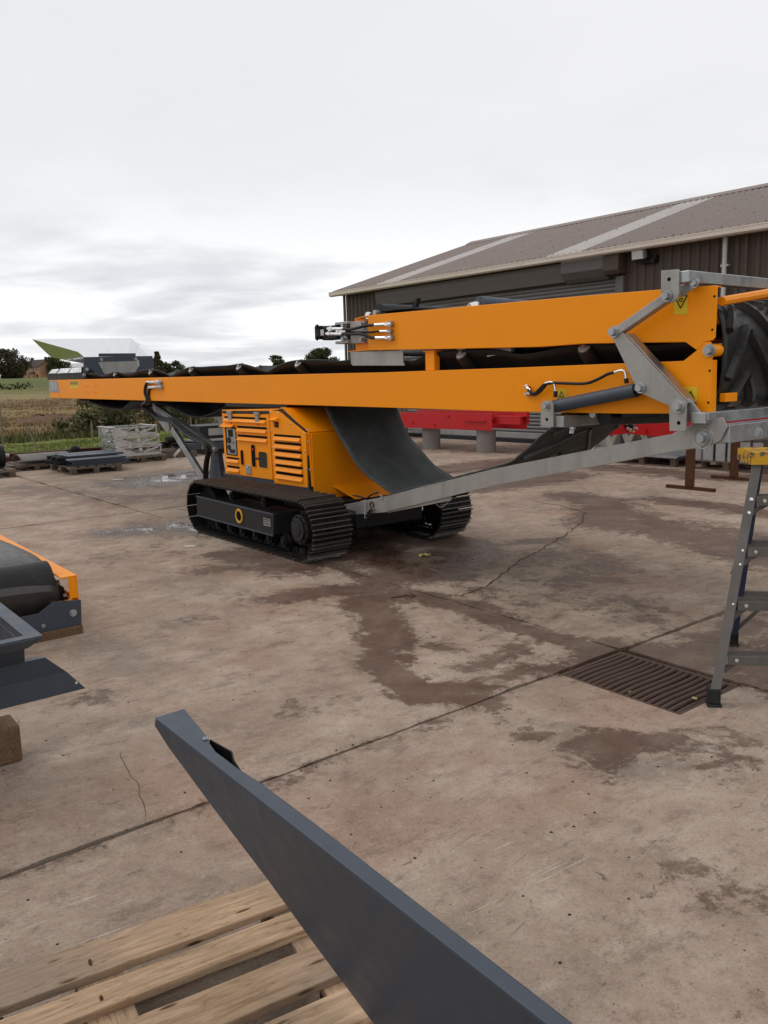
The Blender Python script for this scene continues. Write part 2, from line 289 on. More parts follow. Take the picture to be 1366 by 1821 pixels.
# ---------------------------------------------------------------- mesh helpers
class MB:
    def __init__(s): s.v = []; s.f = []
    def add(s, vs, fs):
        o = len(s.v); s.v += [tuple(q) for q in vs]; s.f += [tuple(i+o for i in f) for f in fs]; return s
    def box(s, x0, x1, y0, y1, z0, z1):
        x0, x1 = sorted((x0, x1)); y0, y1 = sorted((y0, y1)); z0, z1 = sorted((z0, z1))
        return s.add([(x0, y0, z0), (x1, y0, z0), (x1, y1, z0), (x0, y1, z0), (x0, y0, z1), (x1, y0, z1), (x1, y1, z1), (x0, y1, z1)],
                     [(0, 3, 2, 1), (4, 5, 6, 7), (0, 1, 5, 4), (1, 2, 6, 5), (2, 3, 7, 6), (3, 0, 4, 7)])
    def ext(s, pts, vec):
        n = len(pts); vec = Vector(vec); a = [Vector(p) for p in pts]; b = [p+vec for p in a]
        return s.add(a+b, [tuple(range(n-1, -1, -1)), tuple(range(n, 2*n))]+[(i, (i+1) % n, n+(i+1) % n, n+i) for i in range(n)])
    def xz(s, pts, y0, y1): return s.ext([(x, y0, z) for x, z in pts], (0, y1-y0, 0))
    def yz(s, pts, x0, x1): return s.ext([(x0, y, z) for y, z in pts], (x1-x0, 0, 0))
    def xy(s, pts, z0, z1): return s.ext([(x, y, z0) for x, y in pts], (0, 0, z1-z0))
    def bar(s, p0, p1, w, h, side=(0, 1, 0)):
        p0, p1 = Vector(p0), Vector(p1); d = (p1-p0).normalized(); a = Vector(side); a = (a-d*a.dot(d)).normalized(); b = d.cross(a)
        return s.ext([p0+a*x*w/2+b*y*h/2 for x, y in ((-1, -1), (1, -1), (1, 1), (-1, 1))], p1-p0)
    def cyl(s, p0, p1, r, n=16, r2=None):
        p0, p1 = Vector(p0), Vector(p1); r2 = r if r2 is None else r2; d = (p1-p0).normalized()
        a = Vector((0, 0, 1)) if abs(d.z) < .9 else Vector((1, 0, 0)); a = (a-d*a.dot(d)).normalized(); b = d.cross(a)
        c = [(math.cos(2*math.pi*i/n), math.sin(2*math.pi*i/n)) for i in range(n)]
        return s.add([p0+(a*x+b*y)*r for x, y in c]+[p1+(a*x+b*y)*r2 for x, y in c],
                     [tuple(range(n-1, -1, -1)), tuple(range(n, 2*n))]+[(i, (i+1) % n, n+(i+1) % n, n+i) for i in range(n)])
    def ring(s, c, ax, R0, r, n=24, k=8):
        c, ax = Vector(c), Vector(ax).normalized(); a = Vector((0, 0, 1)) if abs(ax.z) < .9 else Vector((1, 0, 0)); a = (a-ax*a.dot(ax)).normalized(); b = ax.cross(a)
        vs = []; fs = []
        for i in range(n):
            t = 2*math.pi*i/n; d = a*math.cos(t)+b*math.sin(t)
            for j in range(k):
                q = 2*math.pi*j/k; vs.append(c+d*(R0+r*math.cos(q))+ax*r*math.sin(q))
        for i in range(n):
            for j in range(k): fs.append((i*k+j, ((i+1) % n)*k+j, ((i+1) % n)*k+(j+1) % k, i*k+(j+1) % k))
        return s.add(vs, fs)
    def tube(s, path, r, n=8, sub=4):
        P = catmull([Vector(p) for p in path], sub) if sub > 1 else [Vector(p) for p in path]
        o = len(s.v); pa = None
        for i, p in enumerate(P):
            d = (P[min(i+1, len(P)-1)]-P[max(i-1, 0)]).normalized()
            a = pa if pa is not None else (Vector((0, 0, 1)) if abs(d.z) < .9 else Vector((1, 0, 0)))
            a = (a-d*a.dot(d)).normalized(); pa = a; b = d.cross(a)
            s.v += [tuple(p+(a*math.cos(2*math.pi*j/n)+b*math.sin(2*math.pi*j/n))*r) for j in range(n)]
        for i in range(len(P)-1):
            for j in range(n): s.f.append((o+i*n+j, o+i*n+(j+1) % n, o+(i+1)*n+(j+1) % n, o+(i+1)*n+j))
        s.f.append(tuple(o+j for j in range(n-1, -1, -1))); s.f.append(tuple(o+(len(P)-1)*n+j for j in range(n)))
        return s
    def grid(s, fn, nu, nv):
        o = len(s.v)
        for i in range(nu+1):
            for j in range(nv+1): s.v.append(tuple(fn(i/nu, j/nv)))
        for i in range(nu):
            for j in range(nv):
                a = o+i*(nv+1)+j; s.f.append((a, a+nv+1, a+nv+2, a+1))
        return s
    def mesh(s, name, mat, smooth=False, ang=35):
        me = bpy.data.meshes.new(name); me.from_pydata(s.v, [], s.f); me.validate()
        bm = bmesh.new(); bm.from_mesh(me); bmesh.ops.recalc_face_normals(bm, faces=bm.faces); bm.to_mesh(me); bm.free()
        if smooth:
            me.shade_smooth(); me.set_sharp_from_angle(angle=R(ang))
        if mat: me.materials.append(M[mat])
        return me
    def build(s, name, mat, parent=None, bevel=0, smooth=False, seg=2, solid=0):
        o = bpy.data.objects.new(name, s.mesh(name, mat, smooth)); COL.objects.link(o)
        if parent: o.parent = parent
        if solid: q = o.modifiers.new('thick', 'SOLIDIFY'); q.thickness = solid; q.offset = 0
        if bevel:
            q = o.modifiers.new('bevel', 'BEVEL'); q.width = bevel; q.segments = seg; q.limit_method = 'ANGLE'; q.angle_limit = R(40)
        return o

def catmull(P, k):
    out = []
    for i in range(len(P)-1):
        p0, p1, p2, p3 = P[max(i-1, 0)], P[i], P[i+1], P[min(i+2, len(P)-1)]
        for j in range(k):
            t = j/k; out.append(.5*((2*p1)+(p2-p0)*t+(2*p0-5*p1+4*p2-p3)*t*t+(3*p1-p0-3*p2+p3)*t**3))
    out.append(P[-1]); return out

def tag(o, label=None, cat=None, group=None, kind=None):
    if label: o['label'] = label
    if cat: o['category'] = cat
    if group: o['group'] = group
    if kind: o['kind'] = kind
    return o
def thing(name, label, cat, loc=(0, 0, 0), rz=0, group=None):
    o = bpy.data.objects.new(name, None); COL.objects.link(o); o.location = loc; o.rotation_euler = (0, 0, rz); o.empty_display_size = .2
    return tag(o, label, cat, group)
def inst(name, me, parent, loc=(0, 0, 0), rot=(0, 0, 0), scale=(1, 1, 1)):
    o = bpy.data.objects.new(name, me); COL.objects.link(o); o.parent = parent; o.location = loc; o.rotation_euler = rot; o.scale = scale; return o
def dup(o, parent=None):
    c = o.copy(); COL.objects.link(c)
    if parent: c.parent = parent
    for ch in list(o.children): dup(ch, c)
    return c
def bolt(parent, p, d, r=.018, h=.014, mat='galv', name='bolt'):
    p, d = Vector(p), Vector(d).normalized()
    b = MB().cyl(p, p+d*h*.35, r*1.5, 12); b.cyl(p+d*h*.35, p+d*h*1.35, r, 6)
    return b.build(name, mat, parent)

A38 = R(38); UD = Vector((math.sin(A38), -math.cos(A38), 0)); VD = Vector((math.cos(A38), math.sin(A38), 0))
def uv(u, v, z=0): return UD*u+VD*v+Vector((0, 0, z))

# ================================================================ SETTING
# ---- concrete yard: slabs parted by dirty joints, with a hole for the drain
STROKES = [  # traced outlines of wet marks on the concrete, strengthened under the machine to deepen its shade: (points on the ground, half width, wet, red, puddle)
 ([(-0.782,5.872),(-0.544,6.04),(-0.201,6.036),(-0.102,5.536),(0.019,4.809)], .11, 1, .7, 0),
 ([(-0.2,6.003),(0.259,5.795),(0.561,5.526),(0.751,5.211)], .12, .9, .15, 0),
 ([(0.751,5.211),(0.953,4.727),(1.2,4.503)], .05, .8, .15, 0),
 ([(0.408,5.119),(0.651,4.754),(0.862,4.435)], .12, .42, .1, 0),
 ([(0.069,6.851),(0.017,6.362),(-0.158,6.031)], .15, .8, .2, 0),
 ([(-0.05,4.558),(0.027,4.191),(0.165,3.922),(0.404,4.026)], .07, 1, .8, 0),
 ([(0.404,4.026),(0.647,4.185),(0.843,4.255)], .07, .65, .6, 0),
 ([(0.066,3.952),(0.305,3.897),(0.531,3.795)], .06, .95, .9, 0),
 ([(-0.065,4.372),(0.031,4.456)], .09, .9, .9, 0),
 ([(0.949,4.247),(1.304,4.644),(1.51,4.363),(1.651,4.235)], .10, .8, .1, 0),
 ([(0.77,3.221),(0.916,3.414),(1.032,3.384),(0.912,3.177)], .07, .85, .6, 0),
 ([(1.082,3.308),(1.455,3.497)], .035, .85, .1, 0),
 ([(0.535,3.546),(0.592,3.423)], .05, .6, .8, 0),
 ([(-0.424,7.02),(0.32,6.149),(0.788,5.208)], .55, .36, .1, .05),
 ([(0.846,6.862),(1.688,6.55),(2.251,5.616)], .6, .34, .05, .05),
 ([(-0.233,7.343),(0.262,6.827),(0.607,7.479)], .16, .9, .2, .5),
 ([(1.828,9.792),(2.764,8.832),(3.452,7.477)], .7, .36, .2, 0),
 ([(1.781,4.762),(2.29,5.064),(2.395,4.933)], .25, .42, .05, 0),
 ([(0.068,6.746),(0.33,6.326),(0.73,5.935),(0.955,5.529)], .10, .6, .2, .2),
 ([(1.494,5.336),(1.675,5.187),(1.723,4.996)], .07, .6, .0, 0),
 ([(1.72,5.452),(1.949,5.225)], .06, .65, .0, 0),
 ([(1.276,3.091),(1.407,3.157),(1.534,3.1)], .06, .6, .5, 0),
 ([(1.286,3.268),(1.593,3.417),(1.654,3.355)], .10, .55, .2, 0),
 ([(1.316,2.994),(1.35,2.97)], .04, .8, .2, 0),
 ([(0.304,4.679),(0.46,4.565)], .05, .8, .2, 0),
 ([(0.4,4.29),(0.609,4.456),(0.768,4.639)], .07, .75, .3, 0),
 ([(0.776,3.145),(0.873,2.997)], .06, .5, .6, 0),
 ([(0.486,2.484),(0.557,2.388)], .08, .4, .9, 0),
 ([(0.86,2.374),(1.018,2.281),(1.173,2.331)], .12, .42, .9, 0),
 ([(0.684,3.446),(0.745,3.437)], .03, .9, .3, 0),
 ([(-1.399,7.495),(-0.802,6.851),(-0.436,7.25),(-0.193,7.994)], .22, .85, .4, 0),
 ([(-0.662,7.522),(-0.244,7.779),(0.071,6.958),(0.384,6.47),(0.788,7.209)], .20, 1, .35, .55),
 ([(0.033,8.107),(0.417,7.851),(0.781,7.638)], .16, 1, .3, .3),
 ([(2.478,10.522),(2.764,9.712),(2.306,8.622),(2.723,8.322),(3.033,7.483),(3.24,6.734)], .26, .95, .45, 0),
 ([(3.456,9.946),(3.933,9.416),(4.199,8.777)], .2, .85, .5, 0),
 ([(2.621,9.439),(3.056,8.435),(3.581,7.459)], .18, .75, .4, 0),
 ([(1.16,6.999),(1.628,7.1),(1.85,6.632),(1.325,5.953)], .26, .6, .05, 0),
 ([(1.444,5.437),(1.707,5.058),(1.665,5.529)], .16, .55, .0, 0),
 ([(1.348,11.522),(2.071,11.992),(2.902,12.71)], .3, .95, .8, 0),
 ([(0.943,13.733),(1.811,14.584),(2.977,15.384)], .35, .9, .6, 0),
 ([(0.542,19.495),(2.401,17.38),(4.509,18.133)], .6, .8, .5, 0),
 ([(3.614,13.748),(4.293,12.912),(4.997,12.006),(5.588,11.735)], .35, .85, .7, 0),
 ([(1.268,7.65),(1.636,7.735)], .1, .8, .2, 0),
 ([(-3.937,13.308),(-3.66,13.85),(-3.255,14.411)], .55, .8, 0, .72),
 ([(-2.778,8.832),(-2.517,9.135),(-2.08,8.894)], .35, .75, 0, .62),
 ([(-5.793,13.006),(-4.521,11.997),(-3.545,11.255),(-2.859,11.671)], .5, .55, .1, .1),
 ([(-1.548,6.941),(-1.182,7.115)], .2, .6, .3, 0),
 ([(-1.353,5.283),(-0.961,5.954),(-0.578,5.472)], .2, .35, 0, 0),
 ([(-2.991,7.116),(-2.612,7.653),(-1.92,7.689)], .4, .42, .1, 0),
 ([(-1.525,4.029),(-1.352,3.943)], .10, .5, 0, 0),
 ([(-0.535,3.815),(-0.373,3.873)], .09, .5, 0, 0),
 ([(1.273,5.719),(0.872,5.761)], .2, .5, 0, 0),
  ([(1.602,4.356),(2.067,4.791),(2.536,5.233)], .06, .8, .1, 0),
 ([(1.225,4.6),(0.861,4.981),(0.526,5.573)], .06, .95, .2, 0),
 ([(0.936,4.188),(0.015,3.49),(-0.514,3.076)], .03, .55, .2, 0),
 ([(-1.299,2.459),(-0.514,3.076)], .03, .5, .2, 0),
 ([(1.864,4.307),(2.155,4.422),(1.995,4.081)], .2, .75, .1, 0),
 ([(-0.364,6.798),(0.013,6.013)], .05, .8, .3, 0),
]
SEG = []
for pts, w, a, b, c in STROKES:
    for p, q in zip(pts, pts[1:]): SEG.append((p, q, w, a, b, c))
def stain_shade(x, y):
    W_ = Rr = Pp = 0.0
    for p, q, w, a, b, c in SEG:
        if abs(x-(p[0]+q[0])/2) > 4+w*4 or abs(y-(p[1]+q[1])/2) > 5+w*4: continue
        dx, dy = q[0]-p[0], q[1]-p[1]; t = ((x-p[0])*dx+(y-p[1])*dy)/(dx*dx+dy*dy+1e-9); t = max(0, min(1, t))
        d = math.hypot(x-p[0]-t*dx, y-p[1]-t*dy)
        k = max(0, min(1, 1.15-d/(w*1.9)*.72))
        if k <= 0: continue
        if k*a > W_: W_ = k*a; Rr = b
        Pp = max(Pp, k*c)
    return W_, Rr, Pp

base = MB().add([uv(-18.5, -13, -.06), uv(4, -13, -.06), uv(4, 15.4, -.06), uv(-18.5, 15.4, -.06)], [(0, 1, 2, 3)]).build('yard', 'joint')
tag(base, kind='structure')
DU0, DU1, DV0, DV1 = -2.735, -2.005, 3.29, 3.85      # drain opening
def axis(a, b, h, extra=()):
    n = max(1, round((b-a)/h)); xs = [a+(b-a)*i/n for i in range(n+1)]
    for q in extra:
        i = min(range(1, n), key=lambda k: abs(xs[k]-q)); xs[i] = q
    return xs
def slab(u0, u1, v0, v1, h, hole=None):
    us = axis(u0, u1, h, (hole[0], hole[1]) if hole else ()); vs = axis(v0, v1, h, (hole[2], hole[3]) if hole else ())
    me = MB(); idx = {}
    def vert(i, j, low=False):
        k = (i, j, low)
        if k in idx: return idx[k]
        u, v = us[i], vs[j]
        if not (hole and hole[0]-.01 <= u <= hole[1]+.01 and hole[2]-.01 <= v <= hole[3]+.01):
            jt = .020*(mnoise.noise(Vector((u*3.1, v*3.1, 1.7)))+.8*mnoise.noise(Vector((u*11, v*11, 5.1))))
            if i in (0, len(us)-1): u += jt*(1 if i == 0 else -1)+ (.004 if i == 0 else -.004)
            if j in (0, len(vs)-1): v += jt*(1 if j == 0 else -1)+ (.004 if j == 0 else -.004)
        p = uv(u, v, -.055 if low else 0.0); 
        if not low and (i in (0, len(us)-1) or j in (0, len(vs)-1)): p.z = -.004
        idx[k] = len(me.v); me.v.append(tuple(p)); return idx[k]
    for i in range(len(us)-1):
        for j in range(len(vs)-1):
            cu, cv = (us[i]+us[i+1])/2, (vs[j]+vs[j+1])/2
            if hole and hole[0] < cu < hole[1] and hole[2] < cv < hole[3]: continue
            me.f.append((vert(i, j), vert(i+1, j), vert(i+1, j+1), vert(i, j+1)))
    for j in range(len(vs)-1):
        for i in (0, len(us)-1): me.f.append((vert(i, j), vert(i, j+1), vert(i, j+1, True), vert(i, j, True)))
    for i in range(len(us)-1):
        for j in (0, len(vs)-1): me.f.append((vert(i, j), vert(i+1, j), vert(i+1, j, True), vert(i, j, True)))
    o = me.build('concrete_slab', 'concrete', base)
    at_ = o.data.attributes.new('stain_shade', 'FLOAT_COLOR', 'POINT')
    for k, v_ in enumerate(o.data.vertices):
        a, b, c = stain_shade(v_.co.x, v_.co.y); at_.data[k].color = (a, b, c, 1)
    return o
G_ = .016
for (u0, u1, h) in ((-18.5, -13.75, .22), (-13.75, -10, .16), (-10, -2.74, .085), (-2.74, 4, .10)):
    for (v0, v1) in ((-13, -4.2), (-4.2, 3.87), (3.87, 15.4)):
        hh = h if not (v0 < -5) else .6
        if v0 > 3 and u0 > -3: hh = .25
        hole = (DU0, DU1, DV0, DV1) if (u0 == -2.74 and v0 == -4.2) else None
        g0 = .003 if (u0, v0) in ((-10, 3.87),) else G_
        slab(u0+(G_ if u0 > -18 else 0), u1-G_, v0+g0, v1-(.005 if u1 == -2.74 else G_), hh, hole)

def crack(path, w, name='crack'):
    P = [Vector((x, y, .0025)) for x, y in path]; Q = []
    for a, b in zip(P, P[1:]):
        n = max(2, int((b-a).length/.05))
        for i in range(n): Q.append(a.lerp(b, i/n))
    Q.append(P[-1]); me = MB()
    for i, p in enumerate(Q):
        d = (Q[min(i+1, len(Q)-1)]-Q[max(0, i-1)]).normalized(); s_ = Vector((-d.y, d.x, 0))
        k = mnoise.noise(p*7)*.035+mnoise.noise(p*21)*.015; ww = w*(.45+.9*abs(mnoise.noise(p*9+Vector((3, 3, 3)))))
        if i in (0, len(Q)-1): ww *= .2
        me.v += [tuple(p+s_*(k+ww)), tuple(p+s_*(k-ww))]
    me.f = [(2*i, 2*i+1, 2*i+3, 2*i+2) for i in range(len(Q)-1)]
    return me.build(name, 'crack', base)
crack([(-1.198,3.406),(-1.127,3.233),(-1.023,3.059),(-0.971,2.925),(-0.897,2.8)], .0018)
crack([(0.547,5.795),(0.793,6.096),(1.131,6.826),(1.608,7.603),(2.115,8.584),(2.301,9.212),(2.204,9.639),(1.894,10.143)], .009)
crack([(-0.352,7.74),(0.169,6.946)], .004)

# ---- the field behind the yard
def hgt(e):
    if e < 110: return -.02
    t = min(1, (e-110)/220); return -.02+5.2*t*t*(3-2*t)+max(0, (e-330))*.006
fm = MB(); es = [-4, -.2, .15, 1, 2.5, 4, 6, 8, 10, 13, 16, 20, 25, 30, 36, 44, 54, 66, 80, 96, 115, 135, 160, 190, 220, 250, 285, 330, 400, 520, 750, 1100, 1600, 2400]
ts = [i/90*2-1 for i in range(91)]
for e_ in es:
    half = 70+abs(e_)*1.6
    for t in ts:
        p = uv(-18.5-e_, 3+t*half); z = hgt(e_) if e_ > 0 else -.065
        if e_ > 2: z += .10*min(1, e_/12)*mnoise.noise(Vector((p.x*.25, p.y*.25, 0)))+.25*min(1, e_/40)*mnoise.noise(Vector((p.x*.06, p.y*.06, 3)))
        fm.v.append((p.x, p.y, z))
nn = len(ts)
for i in range(len(es)-1):
    for j in range(nn-1): fm.f.append((i*nn+j, i*nn+j+1, (i+1)*nn+j+1, (i+1)*nn+j))
fo = fm.build('field', 'field', smooth=True); tag(fo, kind='structure')
# land beside and behind the yard, so the ground reaches the horizon everywhere
gm = MB()
gm.add([(-2500, -2500, -.09), (2500, -2500, -.09), (2500, 2500, -.09), (-2500, 2500, -.09)], [(0, 1, 2, 3)])
tag(gm.build('ground', 'field'), kind='structure')

def tufts(name, mat, n, e0, e1, v0, v1, h0, h1, w, label):
    me = MB(); rnd = random.Random(hash(name) % 1000+3)
    for _ in range(n):
        e_ = e0+(e1-e0)*rnd.random()**1.3; vv = rnd.uniform(v0-e_*.75, v1+e_*.35)
        p = uv(-18.5-e_, vv)
        if mnoise.noise(Vector((p.x*.3, p.y*.3, 7))) < -.22: continue
        z = hgt(e_)-.03+.10*min(1, e_/12)*mnoise.noise(Vector((p.x*.25, p.y*.25, 0)))
        k = .6+.7*abs(mnoise.noise(Vector((p.x*.5, p.y*.5, 2))))
        for b in range(5):
            a = rnd.uniform(0, 6.28); h = rnd.uniform(h0, h1)*k; ww = w*rnd.uniform(.6, 1.4); q = p+Vector((rnd.gauss(0, .12), rnd.gauss(0, .12), 0))
            ln = Vector((math.cos(a), math.sin(a), 0)); sd_ = Vector((-ln.y, ln.x, 0))
            me.add([(q.x-sd_.x*ww, q.y-sd_.y*ww, z), (q.x+sd_.x*ww, q.y+sd_.y*ww, z), (q.x+ln.x*h*.4, q.y+ln.y*h*.4, z+h)], [(0, 1, 2)])
    o = bpy.data.objects.new(name, bpy.data.meshes.new(name)); o.data.from_pydata(me.v, [], me.f); o.data.materials.append(M[mat]); COL.objects.link(o)
    return tag(o, label, None, None, 'stuff')
tag(tufts('grass', 'grass', 8000, .3, 6.5, -2, 12, .03, .10, .02, 'mown green grass along the edge of the yard'), cat='grass')
tag(tufts('weeds', 'bankweed', 1300, 7.6, 9.6, -8, 12, .12, .34, .035, 'tall green weeds on the bank beyond the lawn'), cat='weeds')
tag(tufts('rough_grass', 'weeds', 15000, 9, 95, -8, 12, .10, .30, .045, 'brown rushes and rough grass across the field'), cat='rough grass')

# ---- foliage builders
def leaves(me, c, rad, n, size, rnd, flatten=1.0):
    c = Vector(c)
    for _ in range(n):
        d = Vector((rnd.gauss(0, 1), rnd.gauss(0, 1), rnd.gauss(0, 1))).normalized()*(rnd.random()**.45)
        p = c+Vector((d.x*rad[0], d.y*rad[1], d.z*rad[2]))
        a = Vector((rnd.gauss(0, 1), rnd.gauss(0, 1), rnd.gauss(0, 1)*flatten)).normalized(); b = a.orthogonal().normalized(); b = Matrix.Rotation(rnd.uniform(0, 6.28), 3, a) @ b
        s_ = size*rnd.uniform(.5, 1.3)
        me.add([p+a*s_, p+b*s_*.55, p-a*s_*.9, p-b*s_*.55], [(0, 1, 2, 3)])
def raw(name, me, mat, parent):
    m2 = bpy.data.meshes.new(name); m2.from_pydata([tuple(v) for v in me.v], [], me.f); m2.materials.append(M[mat]); o = bpy.data.objects.new(name, m2); COL.objects.link(o); o.parent = parent; return o
def shrub(x, y, z, w, h, seed, label, mat='shrub', n=1300, size=.07, group='shrubs on the bank behind the yard'):
    rnd = random.Random(seed); t = thing('shrub', label, 'shrub', (x, y, z), 0, group); me = MB(); st = MB()
    for k in range(9):
        c = (rnd.gauss(0, w*.26), rnd.gauss(0, w*.2), h*rnd.uniform(.22, .85)); rr = w*rnd.uniform(.16, .3)
        leaves(me, c, (rr, rr, rr*.85), n//9, size, rnd); st.tube([(c[0]*.2, c[1]*.2, -.05), (c[0]*.6, c[1]*.6, c[2]*.6), c], .012, 5, 2)
    raw('foliage', me, mat, t); st.build('stem', 'bark', t); return t
def tree(x, y, z, w, h, seed, label, mat, clumps=22, n=2600, size=.45, conic=False, trunk=.25):
    rnd = random.Random(seed); t = thing('tree', label, 'tree', (x, y, z), 0, None); me = MB(); st = MB()
    st.cyl((0, 0, -.3), (0, 0, h*.6), w*.035, 8, w*.012)
    for k in range(clumps):
        f = rnd.uniform(trunk, .97); ww = (1-f)*1.1 if conic else math.sin(math.pi*min(1, max(.08, (f-trunk*.5)/(1.04-trunk*.5))))**.6
        a = rnd.uniform(0, 6.28); q = w*.5*ww*rnd.uniform(.25, .82); c = (math.cos(a)*q, math.sin(a)*q, h*f*.95); rr = w*rnd.uniform(.10, .2)*(.5+.5*ww)
        leaves(me, c, (rr, rr, rr*.8), n//clumps, size, rnd); st.tube([(0, 0, h*f*.45), (c[0]*.5, c[1]*.5, h*f*.72), c], w*.008, 5, 2)
    raw('crown', me, mat, t); st.build('trunk', 'bark', t); return t
tree(*(-134.18,300.0,4.0), 16.0, 11.2, 1, 'dark rounded tree left of the brick farmhouse', 'leafdark', 60, 9000, .42, trunk=.10)
tree(*(-128.25,330.0,4.81), 12, 9, 2, 'bushy green tree behind the farm shed, under the hopper lip', 'leafgreen', 40, 5000, .42, trunk=.12)
tree(*(-50.96,190.0,2.05), 6.0, 6.9, 3, 'dark pointed tree just right of the bright hopper', 'leafdark', 44, 5200, .26, True, .06)
tree(*(-50.02,200.0,3.32), 6.5, 3.2, 4, 'small round tree right of the pointed one, above the belt', 'leafgreen', 26, 2600, .28, trunk=.12)
tree(*(-27.2,220.0,3.61), 6, 4.7, 5, 'tiny treetop showing above the middle of the belt', 'leafgreen', 14, 1000, .35, trunk=.1)
tree(*(-7.63,110.0,2.29), 4.6, 3.25, 6, 'olive green tree beside the left corner of the shed', 'leafgreen', 46, 6500, .14, trunk=.06)
tree(*(-150.81,310.0,4.62), 15, 11, 7, 'dark tree at the far left edge behind the field', 'leafdark', 24, 2600, .5, trunk=.12)
for i, (q, w, h, l) in enumerate((
    ((-9.55,27.0,-0.18), 1.3, 1.15, 'shrub above the dark plates, leftmost of the bank shrubs'),
    ((-9.42,28.0,-0.18), 1.6, 1.35, 'shrub behind the left side of the galvanised stack'),
    ((-9.11,29.0,-0.22), 1.8, 1.45, 'dark shrub directly behind the galvanised frames'),
    ((-8.54,29.5,-0.26), 1.7, 1.25, 'shrub behind the right side of the galvanised stack'),
    ((-7.81,30.0,-0.25), 1.8, 1.15, 'shrub seen past the bent hose on the strut'),
    ((-6.96,31.0,-0.26), 1.9, .95, 'low shrub between the strut and the engine housing'),
    )):
    shrub(q[0], q[1], -.03, w, h, 20+i, l)

hd = MB(); rnd = random.Random(77)
for k in range(150):
    vv = -150+k*1.35+rnd.uniform(-.4, .4); e_ = 172+rnd.uniform(-2, 2)+.05*vv; p = uv(-18.5-e_, vv); leaves(hd, (p.x, p.y, hgt(e_)+.75*rnd.uniform(.6, 1.2)), (1.2, 1.2, .8*rnd.uniform(.7, 1.3)), 34, .35, rnd)
m2 = bpy.data.meshes.new('hedge'); m2.from_pydata([tuple(v) for v in hd.v], [], hd.f); m2.materials.append(M['leafgreen']); ho_ = bpy.data.objects.new('hedge', m2); COL.objects.link(ho_)
tag(ho_, 'low dark hedge line across the field below the farmhouse', 'hedge', None, 'stuff')
# soil mounds
for i, (q, w, h, l) in enumerate((((-15.852,37.911), 1.5, .42, 'left reddish soil heap in the field'), ((-14.906,37.422), 1.7, .5, 'taller reddish soil heap in the field'), ((-13.702,36.801), 1.3, .35, 'low right soil heap in the field'))):
    me = MB(); rnd = random.Random(i)
    me.grid(lambda a, b: (math.cos(b*6.2832)*a*w, math.sin(b*6.2832)*a*w, h*.8*(1-a)**1.1*(1+.25*mnoise.noise(Vector((a*3, b*9, i))))-.05*a), 6, 20)
    o = me.build('soil_mound', 'soil'); o.location = (q[0], q[1], 0); tag(o, l, 'soil heap', 'soil heaps in the field')

# fence posts and a leaning cane on the bank
for x_, y_, D, h, l, dx in (( *(341,775), 29.0, .95, 'thin fence post seen right of the strut', 0), (*(6,790), 24.0, 1.7, 'tall thin post at the left edge of the field', 0), (*(166,790), 25.0, .5, 'short grey stake by the shrubs', 0), (*(68,798), 22.0, .62, 'pale cane leaning on the green bank', -.28)):
    d = (fwd+ri*((x_-683)/1450)-up*((y_-910.5)/1450)); t = D/d.y
    o = MB().cyl((0, 0, -.1), (dx, 0, h), .028, 7).build('fence_post' if dx == 0 else 'cane', 'post'); o.location = (d.x*t, D, 0); tag(o, l, 'post' if dx == 0 else 'cane')

# ---- farmhouse far off
hp = (-139.05,330.0,4.45)
H = thing('brick_house', 'brick farmhouse with dark roof beyond the field', 'house', hp, R(-38))
def gabled(parent, x0, x1, y0, y1, z1, zr, wall, roof, nm='wall'):
    ym = (y0+y1)/2
    MB().ext([(x0, y0, 0), (x0, y1, 0), (x0, y1, z1), (x0, ym, zr-.1), (x0, y0, z1)], (x1-x0, 0, 0)).build(nm, wall, parent)
    r = MB(); o = .35
    sl_ = (zr-z1)/(ym-y0)
    r.ext([(x0-o, y0-o, z1-o*sl_), (x0-o, ym, zr), (x0-o, y1+o, z1-o*sl_), (x0-o, y1+o, z1-o*sl_+.2), (x0-o, ym, zr+.22), (x0-o, y0-o, z1-o*sl_+.2)], (x1-x0+2*o, 0, 0))
    return r.build('roof', roof, parent)
# local x: along the front (windowed) face, local -y: toward the viewer
rf = gabled(H, -5.2, 6.2, 0, 7.6, 5.0, 7.6, 'house', 'slateroof')
for x in (-4.6, 5.4): MB().box(x-.45, x+.45, 3.4, 4.2, 6.9, 8.7).build('chimney', 'shed', rf)
for x, z in ((-3.4, 3.3), (-1.4, 3.3), (2.2, 3.3), (4.6, 3.3), (-2.6, .7), (4.8, .7)):
    wn_ = MB().box(x-.45, x+.45, -.06, .1, z, z+1.3).build('window', 'screen', H)
MB().box(.2, 3.0, -1.6, -.01, 0, 2.3).build('porch', 'house', H); MB().ext([(0, -1.9, 2.3), (0, -.02, 2.3), (0, -.02, 3.1)], (3.2, 0, 0)).build('porch_roof', 'slateroof', H)
MB().box(.9, 1.8, -1.66, -1.601, 0, 2.0).build('door', 'screen', H)
MB().box(-11.2, -5.21, 1, 6, 0, 2.6).build('wing', 'house', H); MB().ext([(-11.5, .6, 2.5), (-11.5, 3.5, 4.6), (-11.5, 6.4, 2.5)], (6.28, 0, 0)).build('wing_roof', 'slateroof', H)
for x in (-10, -7.6): MB().box(x-.7, x+.7, .9, 1.05, .1, 2.1).build('garage_door', 'screen', H)
sp_ = (-137.89,345.0,4.37)
FS = thing('farm_shed', 'long dark farm shed right of the brick farmhouse', 'shed', sp_, R(-20))
gabled(FS, -8, 22, 0, 12, 4.6, 6.2, 'shed', 'zinc'); MB().box(-6, 2, -.08, .05, 0, 1.6).build('door', 'render', FS)
wp_ = [(-140.93,300.0,3.78), (-109.34,300.0,3.52)]
fw = thing('field_wall', 'low pale wall between the farmhouse and the field', 'wall')
